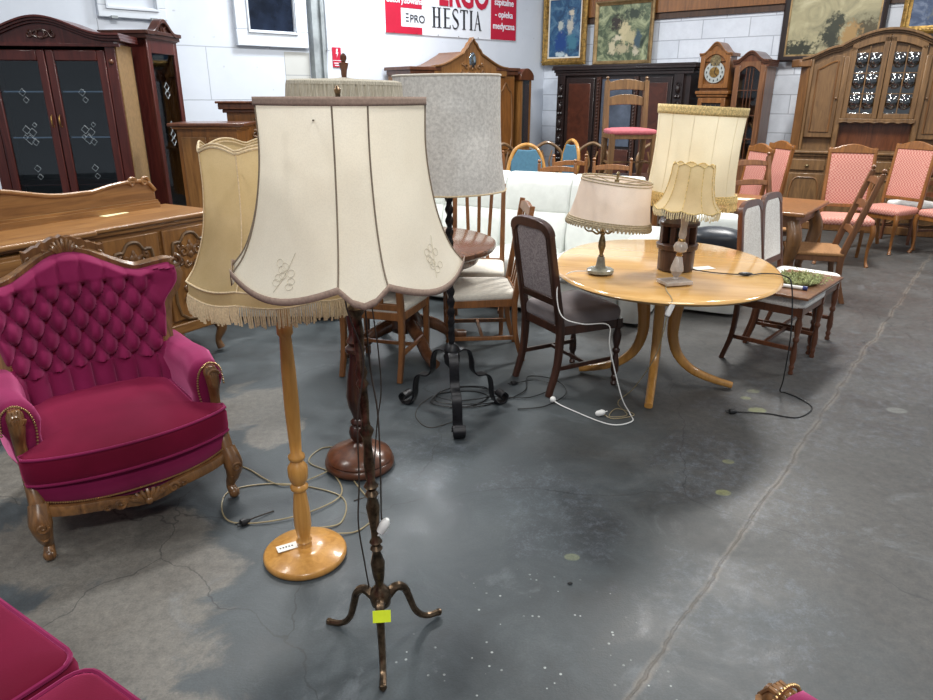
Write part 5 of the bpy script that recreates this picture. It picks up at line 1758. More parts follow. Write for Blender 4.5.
for s in (-1, 1):
    x0, x1 = (0.004, 0.515) if s > 0 else (-0.515, -0.004)
    fw = 0.07
    mb = MB()
    mb.box(x0, x0 + fw, -0.02, 0.005, 0.12, 2.05)
    mb.box(x1 - fw, x1, -0.02, 0.005, 0.12, 2.05)
    mb.box(x0 + fw, x1 - fw, -0.02, 0.005, 1.965, 2.05)
    mb.box(x0 + fw, x1 - fw, -0.02, 0.005, 0.12, 0.22)
    dr = mb.build('door', 'maroon', vc, bevel=0.008)
    MB().box(x0 + fw, x1 - fw, -0.004, 0.0, 0.22, 1.965).build('glass_pane', 'glass', dr)
    cx = (x0 + x1) / 2
    for (dx, z, r) in ((0, 1.72, 0.03), (0.02, 1.66, 0.025), (-0.03, 1.42, 0.035), (0.02, 1.40, 0.035), (-0.01, 1.34, 0.04), (0.03, 1.32, 0.03), (0.0, 1.10, 0.03), (0.01, 1.03, 0.025), (0.05, 1.46, 0.02), (-0.05, 1.36, 0.02)):
        MB().tube([(cx + dx - r, -0.006, z), (cx + dx, -0.006, z + r), (cx + dx + r, -0.006, z), (cx + dx, -0.006, z - r)], 0.0018, 4, closed=True).build('etched_motif', 'etch', dr)
    hx = 0.035 * s
    mb = MB().tube(catmull([(hx, -0.022, 1.44), (hx, -0.045, 1.46), (hx, -0.048, 1.49), (hx, -0.045, 1.52), (hx, -0.022, 1.54)], 4), [0.004, 0.006, 0.008, 0.006, 0.004], 8)
    mb.build('handle', 'brassgold', dr)
xs = [-0.68 + 1.36 * k / 40 for k in range(41)]
zf = lambda x: 2.10 + 0.13 * (0.5 + 0.5 * math.cos(PI * min(1, abs(x) / 0.56)))
mb = MB()
mb.strip([(x, zf(x) + 0.02) for x in xs[2:-2]], [(x, 2.08) for x in xs[2:-2]], -0.02, 0.42)
mb.build('pediment', 'maroon', vc, bevel=0.003)
mb = MB()
cornice(mb, xs, zf, -0.02, 0.44, [(0.02, 0.04, 0.02), (0.04, 0.06, 0.04), (0.06, 0.078, 0.055)])
mb.strip([(x, 2.10) for x in (-0.66, 0.66)], [(x, 2.075) for x in (-0.66, 0.66)], -0.035, 0.0)
mb.build('cornice', 'maroon', vc, bevel=0.003)
mb = MB()
mb.tube([(0.075 * math.cos(a / 12 * 2 * PI) , -0.026, 2.17 + 0.028 * math.sin(a / 12 * 2 * PI)) for a in range(12)], 0.009, 6, closed=True)
mb.tube([(0.035 * math.cos(a / 12 * 2 * PI) , -0.03, 2.17 + 0.034 * math.sin(a / 12 * 2 * PI)) for a in range(12)], 0.008, 6, closed=True)
for s in (-1, 1):
    spiral(mb, s * 0.10, 2.165, 0.03, 1.1, PI / 2, -0.026, s, 0.008)
mb.build('carved_ornament', 'mahog', vc)

# narrow cherry display cabinet facing right
vn = thing('display_cabinet', 'narrow dark cherry display cabinet with mirrored glass door and arched crest, beside the large one', 'display cabinet', (-2.82, 6.68, 0), face(0.99, -0.12))
MB().box(0, 0.02, 0, 0.38, 0, 2.12).build('side_panel', 'maroon', vn)
MB().box(0.50, 0.52, 0, 0.38, 0, 2.12).build('side_panel', 'maroon', vn)
MB().box(0.0, 0.52, 0.36, 0.38, 0, 2.12).build('back_panel', plain('pale_grey_cabinet_back', (128, 138, 142), 0.5), vn)
MB().box(0.0, 0.52, 0.0, 0.38, 0, 0.5).build('plinth', 'maroon', vn)
MB().box(0.0, 0.52, 0.0, 0.38, 2.05, 2.12).build('top_board', 'maroon', vn)
for z in (0.95, 1.4):
    MB().box(0.02, 0.50, 0.02, 0.36, z, z + 0.01).build('glass_shelf', 'mirror', vn)
mb = MB()
mb.box(0.0, 0.06, -0.02, 0.0, 0.5, 2.12); mb.box(0.46, 0.52, -0.02, 0.0, 0.5, 2.12); mb.box(0.06, 0.46, -0.02, 0, 2.0, 2.12); mb.box(0.06, 0.46, -0.02, 0, 0.5, 0.6)
dr = mb.build('door', 'maroon', vn, bevel=0.006)
MB().box(0.06, 0.46, -0.006, -0.002, 0.6, 2.0).build('glass_pane', 'glass', dr)
mb = MB()
for z in (1.72, 1.66, 1.38, 1.3, 1.24):
    MB().tube([(0.22, -0.008, z), (0.26, -0.008, z + 0.04), (0.30, -0.008, z), (0.26, -0.008, z - 0.04)], 0.003, 4, closed=True).build('etched_motif', 'etch', dr)
xs = [-0.03 + 0.58 * k / 30 for k in range(31)]
zf = lambda x: 2.13 + 0.11 * (0.5 + 0.5 * math.cos(PI * min(1, abs(x - 0.26) / 0.2)))
mb = MB().strip([(x, zf(x) + 0.02) for x in xs[1:-1]], [(x, 2.11) for x in xs[1:-1]], -0.03, 0.0)
mb.box(-0.03, 0.55, -0.04, 0.39, 2.12, 2.155)
mb.box(-0.045, 0.565, -0.055, 0.40, 2.155, 2.185)
cornice(mb, xs, zf, -0.03, 0.02, [(0.02, 0.055, 0.03)])
mb.build('cornice', 'mahog', vn, bevel=0.003)
mb = MB()
for s in (-1, 1):
    spiral(mb, 0.26 + s * 0.06, 2.19, 0.04, 1.2, PI / 2, -0.035, s, 0.009)
mb.build('carved_ornament', 'mahog', vn)

# highboards beside it
hb = thing('highboard', 'brown wooden highboard with dark moulded top, left of the yellowed lampshade', 'cabinet', (-2.12, 5.98, 0), 0.06)
MB().box(-0.24, 0.24, 0.0, 0.42, 0.06, 1.39).build('cabinet_body', 'orange', hb)
MB().box(-0.27, 0.28, -0.03, 0.44, 1.39, 1.41).build('frieze', 'orange', hb, bevel=0.004)
MB().box(-0.30, 0.31, -0.05, 0.45, 1.41, 1.438).build('top_board', 'walnut', hb, bevel=0.008)
mb = MB()
for x0, x1 in ((-0.21, -0.01), (0.01, 0.21)):
    mb.box(x0, x1, -0.012, 0.0, 0.15, 1.33)
dd = mb.build('doors', 'oak_v', hb, bevel=0.006)
MB().box(-0.26, 0.26, -0.02, 0.42, 0, 0.06).build('plinth', 'walnut', hb)
h2 = thing('tall_cabinet', 'taller carved wooden cabinet behind the highboard, top just above the yellowed lampshade', 'cabinet', (-1.85, 6.75, 0), 0.15)
MB().box(-0.33, 0.40, 0.0, 0.42, 0.0, 1.50).build('cabinet_body', 'orange', h2)
mb = MB().box(-0.36, 0.43, -0.03, 0.44, 1.50, 1.53)
mb.box(-0.39, 0.46, -0.06, 0.45, 1.53, 1.58)
mb.box(-0.41, 0.48, -0.08, 0.46, 1.58, 1.60)
mb.build('cornice', 'walnut', h2, bevel=0.006)
mb = MB()
scrollwork(mb, 0.0, 1.36, 0.26, 0.26, -0.01, 0.012)
mb.build('carved_ornament', 'oak_carved', h2)

# ------------------------------------------------------------------ oak sideboard
ux, uy = 0.515, 0.857
sbd = thing('sideboard', 'long golden oak sideboard with carved doors and arched back board behind the armchair', 'sideboard', (-1.63, 4.60, 0), math.atan2(uy, ux))
# local x: 0 at right end going negative, front at y=0
SL = 2.9
MB().box(-SL, -0.03, 0.03, 0.50, 0.20, 0.92).build('cabinet_body', 'oak', sbd, bevel=0.005)
mb = MB()
mb.prism([(-SL - 0.03, 0.52), (-SL - 0.03, -0.0), (-2.08, -0.0), (-2.06, -0.05), (-0.86, -0.05), (-0.84, -0.005), (0.01, -0.005), (0.01, 0.52)][::-1], 0.92, 0.95, 'xy')
mb.build('worktop', 'oak', sbd, bevel=0.010, segs=3)
mb = MB().box(-SL, 0.0, 0.012, 0.50, 0.895, 0.92)
mb.build('top_moulding', 'oak', sbd, bevel=0.006)
MB().box(-SL, -0.02, 0.0, 0.48, 0.20, 0.27).build('base_rail', 'oak', sbd, bevel=0.008)
for (x0, x1) in ((-0.42, -0.05), (-0.81, -0.45)):
    dr = MB().box(x0, x1, 0.008, 0.03, 0.29, 0.875).build('door', 'oak_v', sbd, bevel=0.006)
    mb = MB()
    cx, hw = (x0 + x1) / 2, (x1 - x0) / 2 - 0.055
    outline = [(-hw, 0.33), (hw, 0.33), (hw, 0.74), (hw * 0.8, 0.79), (hw * 0.55, 0.79), (hw * 0.3, 0.83), (0, 0.84), (-hw * 0.3, 0.83), (-hw * 0.55, 0.79), (-hw * 0.8, 0.79), (-hw, 0.74)]
    mb.tube(catmull([(cx + a, 0.004, b_) for a, b_ in outline], 4, True), 0.010, 6, closed=True)
    mb.build('panel_moulding', 'oak_dull', dr)
    for cz_, w_, h_ in ((0.70, 0.24, 0.2), (0.45, 0.20, 0.16)):
        mb = MB()
        scrollwork(mb, cx, cz_, w_, h_, 0.006, 0.010)
        mb.build('carving', 'oak_carved', dr)
for (x0, x1) in ((-1.44, -0.87), (-2.05, -1.46)):
    MB().box(x0, x1, -0.035, 0.03, 0.27, 0.89).build('front_section', 'oak', sbd, bevel=0.004)
    for z0, z1 in ((0.72, 0.875), (0.50, 0.70), (0.29, 0.48)):
        dw = MB().box(x0 + 0.02, x1 - 0.02, -0.050, -0.035, z0, z1).build('drawer', 'oak', sbd, bevel=0.008)
        mb = MB(Matrix.Translation(((x0 + x1) / 2, -0.05, (z0 + z1) / 2)))
        mb.ball((0, 0, 0), 0.022, 8, (1.6, 0.3, 1))
        mb.tube(catmull([(-0.035, -0.006, 0.004), (-0.02, -0.02, -0.018), (0.02, -0.02, -0.018), (0.035, -0.006, 0.004)], 4), 0.004, 6)
        mb.build('drawer_pull', 'antique', dw)
dr = MB().box(-2.85, -2.10, 0.008, 0.03, 0.29, 0.875).build('door', 'oak_v', sbd, bevel=0.006)
for x, y in ((-0.10, 0.03), (-SL + 0.06, 0.03), (-0.10, 0.44), (-SL + 0.06, 0.44)):
    cp = catmull([(x, y, 0.24), (x + 0.035, y - 0.02, 0.17), (x + 0.01, y, 0.08), (x + 0.015, y - 0.015, 0.02)], 5)
    MB().tube(cp, [0.04, 0.038, 0.020, 0.026], 10).build('leg', 'oak_carved', sbd)
# back board with ogee crest
xs = [-2.27 + 2.15 * k / 60 for k in range(61)]
def crestz(x):
    u = (x + 1.195) / 1.075
    a = abs(u)
    z = 1.10 + 0.07 * (0.5 + 0.5 * math.cos(PI * min(1, a / 0.45)))
    if a > 0.6:
        z += 0.035 * math.sin(PI * min(1, (a - 0.6) / 0.4) * 0.75)
    if a > 0.93:
        z -= 0.06 * ((a - 0.93) / 0.07) ** 2
    return z
mb = MB().strip([(x, crestz(x)) for x in xs], [(x, 0.95) for x in xs], 0.44, 0.475)
bbd = mb.build('back_board', 'oak', sbd, bevel=0.003)
mb = MB().tube([(x, 0.436, crestz(x) - 0.006) for x in xs], 0.013, 8)
mb.box(-2.27, -0.12, 0.40, 0.44, 0.95, 0.985)
mb.box(-2.27, -0.12, 0.415, 0.44, 0.985, 1.0)
for xx_ in (-0.19, -0.28):
    spiral(mb, xx_, crestz(xx_) - 0.01, 0.03, 1.2, 0, 0.432, 1, 0.010)
for k in range(5):
    mb.tube([(-1.08 - 0.035 * k, 0.43, crestz(-1.12) + 0.0), (-1.11 - 0.035 * k, 0.425, crestz(-1.12) - 0.05)], [0.010, 0.005], 6)
mb.build('carved_edge', 'oak', bbd)
sp_ = thing('paper_slip', 'cream paper slip lying on the oak sideboard top', 'paper', (-2.20, 4.40, 0.9505), math.atan2(uy, ux) + 0.2)
MB().box(-0.09, 0.09, -0.03, 0.03, 0, 0.0012).build('sheet', 'paper_yellow', sp_)

# ------------------------------------------------------------------ carved dark cabinet on the right wall
def wall_frame(t_, off, right=True):
    """world position of a point t_ along a wall, off metres in front of it"""
    if right:
        return (1.357 + 0.92 * t_ - 0.739 * off, 13.216 - 0.739 * t_ - 0.92 * off, 0)
    return (1.357 + 0.877 * t_ + 0.789 * off, 13.216 + 0.789 * t_ - 0.877 * off, 0)

def grow(root):
    """final size of a tall cabinet: wider and deeper by WK, upper storey a little taller, base a little lower"""
    root.scale = (WK, WK, 1)
    todo = list(root.children)
    seen = set()
    while todo:
        c = todo.pop()
        todo += list(c.children)
        if c.data.name in seen:
            continue
        seen.add(c.data.name)
        for v in c.data.vertices:
            z = v.co.z
            v.co.z = 1.65 + (z - 1.65) * WK if z >= 0.95 else z * (0.824 / 0.95)

dk = thing('carved_cabinet', 'broad blackened oak cabinet with carved pilasters and brown burl doors, below two paintings', 'cabinet', wall_frame(0.53, 0.50), WRR)
MB().box(0.04, 1.94, 0.02, 0.44, 0.06, 1.93).build('cabinet_body', 'ebony', dk)
mb = MB()
for a, b_, o in ((1.90, 1.94, 0.02), (1.94, 1.97, 0.035), (1.97, 2.0, 0.06), (2.0, 2.03, 0.05)):
    mb.box(0.02 - o, 1.96 + o, -o, 0.46, a, b_)
mb.build('cornice', 'ebony', dk, bevel=0.006)
MB().box(0.0, 1.98, -0.03, 0.46, 0.0, 0.10).build('plinth', 'ebony', dk, bevel=0.01)
for x0, x1 in ((0.20, 0.56), (1.30, 1.66)):
    dr = MB().box(x0 - 0.03, x1 + 0.05, -0.005, 0.02, 0.14, 1.87).build('door', 'ebony', dk, bevel=0.006)
    MB().box(x0 + 0.02, x1, -0.014, -0.005, 0.2, 1.80).build('burl_panel', 'burl', dr, bevel=0.008)
for x in (0.10, 1.80):
    mb = MB()
    mb.box(x - 0.06, x + 0.06, -0.02, 0.02, 0.12, 1.90)
    for z in (1.72, 1.5, 1.28, 1.06, 0.84):
        mb.ball((x, -0.03, z), 0.035, 10, (0.8, 0.8, 1.5))
        mb.ball((x - 0.02, -0.03, z - 0.09), 0.022, 8)
        mb.ball((x + 0.02, -0.03, z - 0.09), 0.022, 8)
        spiral(mb, x, z + 0.05, 0.035, 1.2, 0, -0.028, 1, 0.007)
    mb.build('carved_pilaster', 'ebony', dk)
for x in (0.68, 1.22):
    mb = MB()
    mb.box(x - 0.03, x + 0.03, -0.01, 0.02, 0.12, 1.88)
    for k in range(40):
        mb.ball((x, -0.018, 0.2 + 0.042 * k), 0.014, 6)
    mb.build('beaded_pilaster', 'darkwood', dk)
MB().box(0.73, 1.17, -0.002, 0.02, 1.0, 1.85).build('glass_pane', plain('dim_cabinet_glass', (84, 92, 106), 0.15, 0.3, var=0.3, scale=4), dk)
MB().box(0.73, 1.17, -0.01, 0.02, 0.14, 0.96).build('centre_panel', 'burl', dk, bevel=0.006)

# longcase clock
ck = thing('longcase_clock', 'golden wood longcase clock with arched hood and silver dial', 'clock', wall_frame(2.56, 0.49), WRR)
w = 0.40
MB().box(0.03, w - 0.03, 0.02, 0.25, 0.0, 2.06).build('case', 'orange', ck)
xs = [0.0 + w * k / 24 for k in range(25)]
def zc(x):
    u = abs(x - w / 2) / (w / 2)
    return 2.10 + 0.125 * (0.5 + 0.5 * math.cos(PI * min(1, u / 0.78)))
mb = MB().strip([(x, zc(x)) for x in xs[2:-2]], [(x, 2.03) for x in xs[2:-2]], 0.0, 0.25)
cornice(mb, xs, zc, 0.0, 0.26, [(-0.012, 0.008, 0.015), (0.008, 0.026, 0.03)])
mb.build('hood_moulding', 'orange', ck, bevel=0.003)
mb = MB()
mb.box(0.02, 0.075, -0.02, 0.02, 1.73, 2.10); mb.box(w - 0.075, w - 0.02, -0.02, 0.02, 1.73, 2.10); mb.box(0.075, w - 0.075, -0.02, 0.02, 1.73, 1.78)
xq = [0.075 + (w - 0.15) * k / 16 for k in range(17)]
mb.strip([(x, 2.15) for x in xq], [(x, 2.03 + 0.08 * math.cos((x - w / 2) / (w / 2 - 0.075) * PI / 2) ** 0.7) for x in xq], -0.02, 0.02)
mb.build('hood_door', 'orange', ck, bevel=0.004)
MB(Matrix.Translation((w / 2, 0.0, 1.91)) @ Matrix.Rotation(PI / 2, 4, 'X')).lathe([(0.122, 0), (0.122, 0.006)], 32).build('dial', plain('silver_dial', (176, 180, 176), 0.35, 0.3), ck)
MB(Matrix.Translation((w / 2, 0.0, 2.04)) @ Matrix.Rotation(PI / 2, 4, 'X')).lathe([(0.065, 0), (0.065, 0.007)], 24).build('moon_dial', 'antique', ck)
mb = MB(Matrix.Translation((w / 2, -0.008, 1.91)) @ Matrix.Rotation(PI / 2, 4, 'X')).lathe([(0.06, 0), (0.06, 0.003)], 24)
mb.build('dial_centre', 'brassgold', ck)
mb = MB()
for k in range(12):
    a = k * PI / 6
    mb.box(w / 2 + 0.095 * math.sin(a) - 0.005, w / 2 + 0.095 * math.sin(a) + 0.005, -0.010, -0.006, 1.91 + 0.095 * math.cos(a) - 0.012, 1.91 + 0.095 * math.cos(a) + 0.012)
mb.build('hour_marks', 'ink', ck)
mb = MB().tube([(w / 2, -0.014, 1.91), (w / 2 + 0.02, -0.014, 1.975)], 0.003, 5)
mb.tube([(w / 2, -0.016, 1.91), (w / 2 + 0.035, -0.016, 1.87)], 0.003, 5)
mb.build('hands', 'ink', ck)
mb = MB()
mb.box(-0.005, w + 0.005, -0.035, 0.25, 1.66, 1.70); mb.box(0.01, w - 0.01, -0.02, 0.25, 1.63, 1.66)
mb.build('waist_moulding', 'orange', ck, bevel=0.008)
mb = MB()
mb.box(0.03, 0.08, -0.01, 0.02, 0.5, 1.62); mb.box(w - 0.08, w - 0.03, -0.01, 0.02, 0.5, 1.62); mb.box(0.08, w - 0.08, -0.01, 0.02, 1.56, 1.62); mb.box(0.08, w - 0.08, -0.01, 0.02, 0.5, 0.56)
mb.build('trunk_door', 'orange', ck, bevel=0.004)
MB().box(0.08, w - 0.08, 0.010, 0.02, 0.56, 1.56).build('dark_trunk_back', 'dark_in', ck)
for x in (w / 2 - 0.06, w / 2, w / 2 + 0.06):
    MB().lathe([(0.006, 1.0), (0.018, 1.005), (0.018, 1.40), (0.006, 1.41), (0.002, 1.54)], 12, (x, -0.012, 0)).build('weight', 'brassgold', ck)

# narrow glazed cabinet next to the clock
nc = thing('glazed_cabinet', 'narrow brown cabinet with arched leaded glass door standing right of the longcase clock', 'display cabinet', wall_frame(3.0, 0.49), WRR)
w = 0.37
MB().box(0.0, 0.02, 0, 0.35, 0, 2.0).build('side_panel', 'chairbrown', nc)
MB().box(w - 0.02, w, 0, 0.35, 0, 2.0).build('side_panel', 'chairbrown', nc)
MB().box(0.02, w - 0.02, 0.33, 0.35, 0, 2.0).build('back_panel', 'walnut', nc)
MB().box(0.02, w - 0.02, 0.0, 0.35, 0, 0.8).build('lower_body', 'chairbrown', nc)
for z in (1.1, 1.4, 1.7):
    MB().box(0.02, w - 0.02, 0.04, 0.33, z, z + 0.012).build('shelf', 'chairbrown', nc)
xs = [-0.02 + (w + 0.04) * k / 24 for k in range(25)]
def zc2(x):
    u = abs(x - w / 2) / (w / 2)
    return 2.0 + 0.10 * (0.5 + 0.5 * math.cos(PI * min(1, u / 0.9)))
mb = MB().strip([(x, zc2(x)) for x in xs], [(x, 1.96) for x in xs], -0.01, 0.35)
cornice(mb, xs, zc2, -0.01, 0.37, [(0.0, 0.02, 0.02), (0.02, 0.04, 0.035)])
mb.build('cornice', 'walnut', nc, bevel=0.003)
mb = MB()
mb.box(0.01, 0.07, -0.02, 0.0, 0.85, 1.98); mb.box(w - 0.07, w - 0.01, -0.02, 0, 0.85, 1.98); mb.box(0.07, w - 0.07, -0.02, 0, 0.85, 0.91)
xq = [0.07 + (w - 0.14) * k / 14 for k in range(15)]
mb.strip([(x, 2.02) for x in xq], [(x, 1.90 + 0.07 * math.cos((x - w / 2) / (w / 2 - 0.07) * PI / 2)) for x in xq], -0.02, 0.0)
dr = mb.build('door', 'chairbrown', nc, bevel=0.004)
mb = MB()
for x in (w / 2 - 0.04, w / 2, w / 2 + 0.04):
    mb.box(x - 0.004, x + 0.004, -0.012, -0.004, 0.91, 1.95)
for z in (1.15, 1.42, 1.70):
    mb.box(0.07, w - 0.07, -0.012, -0.004, z, z + 0.008)
mb.build('leading', 'walnut', dr)
MB().box(0.07, w - 0.07, -0.004, -0.001, 0.91, 1.96).build('glass_pane', 'glass', dr)

# big oak wall unit
ou = thing('wall_unit', 'large oak wall unit with arched top and two bullion glass doors on the right', 'cabinet', (4.189, 9.44, 0), math.atan2(-0.423, 0.906))
OW = 1.58
MB().box(0.0, OW, 0.10, 0.45, 0.0, 1.96).build('cabinet_body', 'oak_dull', ou)
# canted dark corner post
MB().prism([(0.0, 0.10), (0.085, 0.0), (0.085, 0.12), (0.0, 0.2)][::-1], 1.06, 2.02, 'xy').build('canted_corner', 'oak_carved', ou)
MB().prism([(-0.10, 0.12), (-0.02, -0.0), (0.10, -0.0), (0.10, 0.25), (-0.10, 0.25)][::-1], 1.93, 2.01, 'xy').build('corner_capital', 'oak_carved', ou, bevel=0.012)
xs = [0.0 + OW * k / 80 for k in range(81)]
def zo(x):
    u = abs(x - OW / 2)
    if u < 0.44:
        return 2.095 + 0.15 * math.cos(u / 0.44 * PI / 2) ** 0.9
    v = (u - 0.44) / (OW / 2 - 0.44)
    return 1.98 + 0.10 * (0.5 + 0.5 * math.cos(PI * v)) + 0.015 * math.cos(v * PI / 2)
mb = MB().strip([(x, zo(x)) for x in xs], [(x, 1.94) for x in xs], 0.06, 0.45)
mb.build('arched_gable', 'oak_dull', ou)
mb = MB()
cornice(mb, xs, zo, 0.03, 0.47, [(-0.02, 0.0, 0.0), (0.0, 0.02, 0.02), (0.02, 0.045, 0.045)])
mb.build('cornice', 'oak_dull', ou, bevel=0.004)
for x0, x1 in ((0.085, 0.12), (0.40, 0.455), (1.125, 1.18), (1.46, 1.495)):
    MB().box(x0, x1, 0.01, 0.12, 1.05, 2.03).build('upright_moulding', 'oak_dull', ou, bevel=0.01)
for s, (x0, x1) in ((1, (0.12, 0.40)), (-1, (1.18, 1.46))):
    n = 14
    xq = [x0 + (x1 - x0) * k / n for k in range(n + 1)]
    def zt(x, m=0.0):
        f = (x - x0) / (x1 - x0)
        if s < 0:
            f = 1 - f
        return 1.955 + 0.09 * (0.5 - 0.5 * math.cos(PI * min(1, f * 1.2))) - m
    dr = MB().strip([(x, zt(x)) for x in xq], [(x, 1.22) for x in xq], 0.045, 0.10).build('door', 'oak_dull', ou, bevel=0.006)
    xi = [x0 + 0.05 + (x1 - x0 - 0.10) * k / n for k in range(n + 1)]
    mb = MB()
    loop = [(x, 0.043, zt(x, 0.06)) for x in xi] + [(xi[-1], 0.043, 1.28), (xi[0], 0.043, 1.28)]
    mb.tube(loop, 0.010, 6, closed=True)
    mb.build('panel_moulding', 'oak_carved', dr)
    MB().ball((x1 - 0.022 if s > 0 else x0 + 0.022, 0.03, 1.62), 0.012, 8).build('knob', 'oak_carved', dr)
for (x0, x1) in ((0.455, 0.787), (0.793, 1.125)):
    mb = MB()
    fw = 0.05
    n = 14
    xq = [x0 + (x1 - x0) * k / n for k in range(n + 1)]
    mb.box(x0, x0 + fw, 0.02, 0.05, 1.42, zo(x0) - 0.04)
    mb.box(x1 - fw, x1, 0.02, 0.05, 1.42, zo(x1) - 0.04)
    mb.box(x0 + fw, x1 - fw, 0.02, 0.05, 1.42, 1.47)
    mb.strip([(x, zo(x) - 0.02) for x in xq], [(x, zo(x) - 0.085) for x in xq], 0.02, 0.05)
    dr = mb.build('glass_door', 'oak_dull', ou, bevel=0.005)
    MB().box(x0 + fw, x1 - fw, 0.34, 0.36, 1.47, 2.12).build('inner_back', 'oak_v', ou)
    cx = (x0 + x1) / 2
    mb = MB()
    mb.box(cx - 0.005, cx + 0.005, 0.03, 0.042, 1.47, 2.12)
    for z in (1.66, 1.86):
        mb.box(x0 + fw, x1 - fw, 0.03, 0.042, z, z + 0.008)
    mb.build('glazing_bars', 'oak_dull', dr)
    for i in range(2):
        for j in range(3):
            px0 = x0 + fw if i == 0 else cx + 0.005
            px1 = cx - 0.005 if i == 0 else x1 - fw
            z0 = (1.47, 1.668, 1.868)[j]
            z1 = (1.66, 1.86, 2.06)[j]
            mx, mz = (px0 + px1) / 2, z1 - 0.075
            def pane(u, v):
                x = px0 + (px1 - px0) * u
                z = z0 + (z1 - z0) * v
                r = math.hypot((x - mx) / 0.055, (z - mz) / 0.06)
                b_ = 0.030 * math.sqrt(max(0, 1 - r * r)) + 0.002 * math.cos(r * 16)
                return (x, 0.036 - b_, z)
            MB().grid(pane, 12, 16).build('bullion_pane', 'bullseye', dr, angle=80)
            mb = MB()
            mb.ball((mx, 0.06, mz), 0.052, 12, (1, 0.3, 1))
            mb.build('dark_bullion', 'dark_glass', dr)
mb = MB()
mb.box(0.44, 1.14, -0.01, 0.10, 1.385, 1.42)
mb.tube([(0.44 + 0.7 * k / 40, 0.0, 1.378 + 0.012 * abs(math.sin(k * 0.5))) for k in range(41)], 0.012, 6)
mb.build('shelf_moulding', 'oak_dull', ou, bevel=0.006)
MB().box(0.455, 1.125, 0.095, 0.099, 1.10, 1.385).build('niche_back', 'walnut', ou)
mb = MB()
mb.box(-0.06, OW + 0.06, -0.14, 0.46, 1.06, 1.09)
mb.box(-0.04, OW + 0.04, -0.12, 0.46, 1.03, 1.06)
mb.build('base_top', 'oak_dull', ou, bevel=0.01)
MB().box(-0.02, OW + 0.02, -0.10, 0.45, 0.08, 1.03).build('base_body', 'oak_dull', ou)
MB().box(-0.04, OW + 0.04, -0.12, 0.46, 0.0, 0.12).build('plinth', 'oak_carved', ou, bevel=0.01)
for k in range(4):
    x0 = 0.01 + k * 0.395
    d_ = MB().box(x0 + 0.02, x0 + 0.37, -0.118, -0.10, 0.86, 1.0).build('drawer', 'oak_dull', ou, bevel=0.008)
    MB().ball((x0 + 0.195, -0.13, 0.93), 0.02, 10).build('knob', 'antique', d_)
    d_ = MB().box(x0 + 0.02, x0 + 0.37, -0.118, -0.10, 0.16, 0.82).build('door', 'oak_dull', ou, bevel=0.008)
    mb = MB().tube(catmull([(x0 + 0.07, -0.12, 0.22), (x0 + 0.32, -0.12, 0.22), (x0 + 0.32, -0.12, 0.7), (x0 + 0.195, -0.12, 0.76), (x0 + 0.07, -0.12, 0.7)], 4, True), 0.010, 6, closed=True)
    mb.build('panel_moulding', 'oak_carved', d_)

# baroque cabinet below the banner
bq = thing('baroque_cabinet', 'golden oak cabinet with pointed crest, small oval mirror and side tower, under the banner', 'cabinet', wall_frame(-3.08, 0.52, False), WLR)
BW = 2.0
MB().box(0.18, BW - 0.05, 0.02, 0.45, 0.0, 1.90).build('cabinet_body', 'oak_v', bq)
mb = MB()
mb.box(0.14, 0.62, -0.04, 0.48, 1.93, 1.97); mb.box(0.16, 0.62, -0.02, 0.46, 1.88, 1.93)
mb.box(1.56, BW, -0.04, 0.48, 1.95, 1.99); mb.box(1.56, BW - 0.02, -0.02, 0.46, 1.90, 1.95)
mb.build('cornice', 'walnut', bq, bevel=0.006)
n = 40
xs = [0.52 + 1.24 * k / n for k in range(n + 1)]
def zb(x):
    u = (x - 1.14) / 0.62
    a = abs(u)
    z = 1.99 + 0.19 * (0.5 + 0.5 * math.cos(PI * min(1, a ** 0.9)))
    if a < 0.28:
        z += 0.14 * (1 - a / 0.28) ** 1.3 + 0.008 * math.cos(a * 60)
    return z
mb = MB().strip([(x, zb(x)) for x in xs], [(x, 1.88) for x in xs], -0.03, 0.03)
mb.build('pointed_crest', 'oak_v', bq, bevel=0.003)
MB().strip([(x, min(zb(x), 2.17) - 0.01) for x in xs], [(x, 1.88) for x in xs], 0.03, 0.48).build('arched_roof', 'chairbrown', bq)
mb = MB().tube([(x, -0.04, zb(x) - 0.01) for x in xs], 0.016, 6)
scrollwork(mb, 1.14, 1.96, 0.5, 0.18, -0.035, 0.010)
mb.build('crest_moulding', 'oak_carved', bq)
MB(Matrix.Translation((1.14, -0.035, 2.06))).ball((0, 0, 0), 0.07, 20, (0.85, 0.15, 1.35)).build('oval_mirror', 'mirror', bq)
for x0, x1 in ((0.22, 0.58), (0.62, 1.10), (1.14, 1.54), (1.60, 1.92)):
    dr = MB().box(x0, x1, -0.005, 0.02, 0.95, 1.86).build('door', 'orange', bq, bevel=0.008)
    mb = MB()
    cx, hw = (x0 + x1) / 2, (x1 - x0) / 2 - 0.05
    mb.tube(catmull([(cx - hw, -0.008, 1.0), (cx + hw, -0.008, 1.0), (cx + hw, -0.008, 1.62), (cx + hw * 0.5, -0.008, 1.72), (cx, -0.008, 1.80), (cx - hw * 0.5, -0.008, 1.72), (cx - hw, -0.008, 1.62)], 4, True), 0.012, 6, closed=True)
    mb.build('panel_moulding', 'oak_carved', dr)
mb = MB().box(0.02, BW - 0.02, -0.03, 0.46, 0.86, 0.93)
mb.build('waist_moulding', 'oak_carved', bq, bevel=0.01)
tower = MB().box(2.02, 2.24, -0.02, 0.40, 0.0, 1.86).build('side_tower', 'oak_v', bq)
xs = [2.0 + 0.26 * k / 16 for k in range(17)]
MB().strip([(x, 1.89 + 0.10 * math.sin(PI * (x - 2.0) / 0.26) ** 0.7) for x in xs], [(x, 1.84) for x in xs], -0.05, 0.42).build('tower_roof', 'walnut', bq, bevel=0.006)
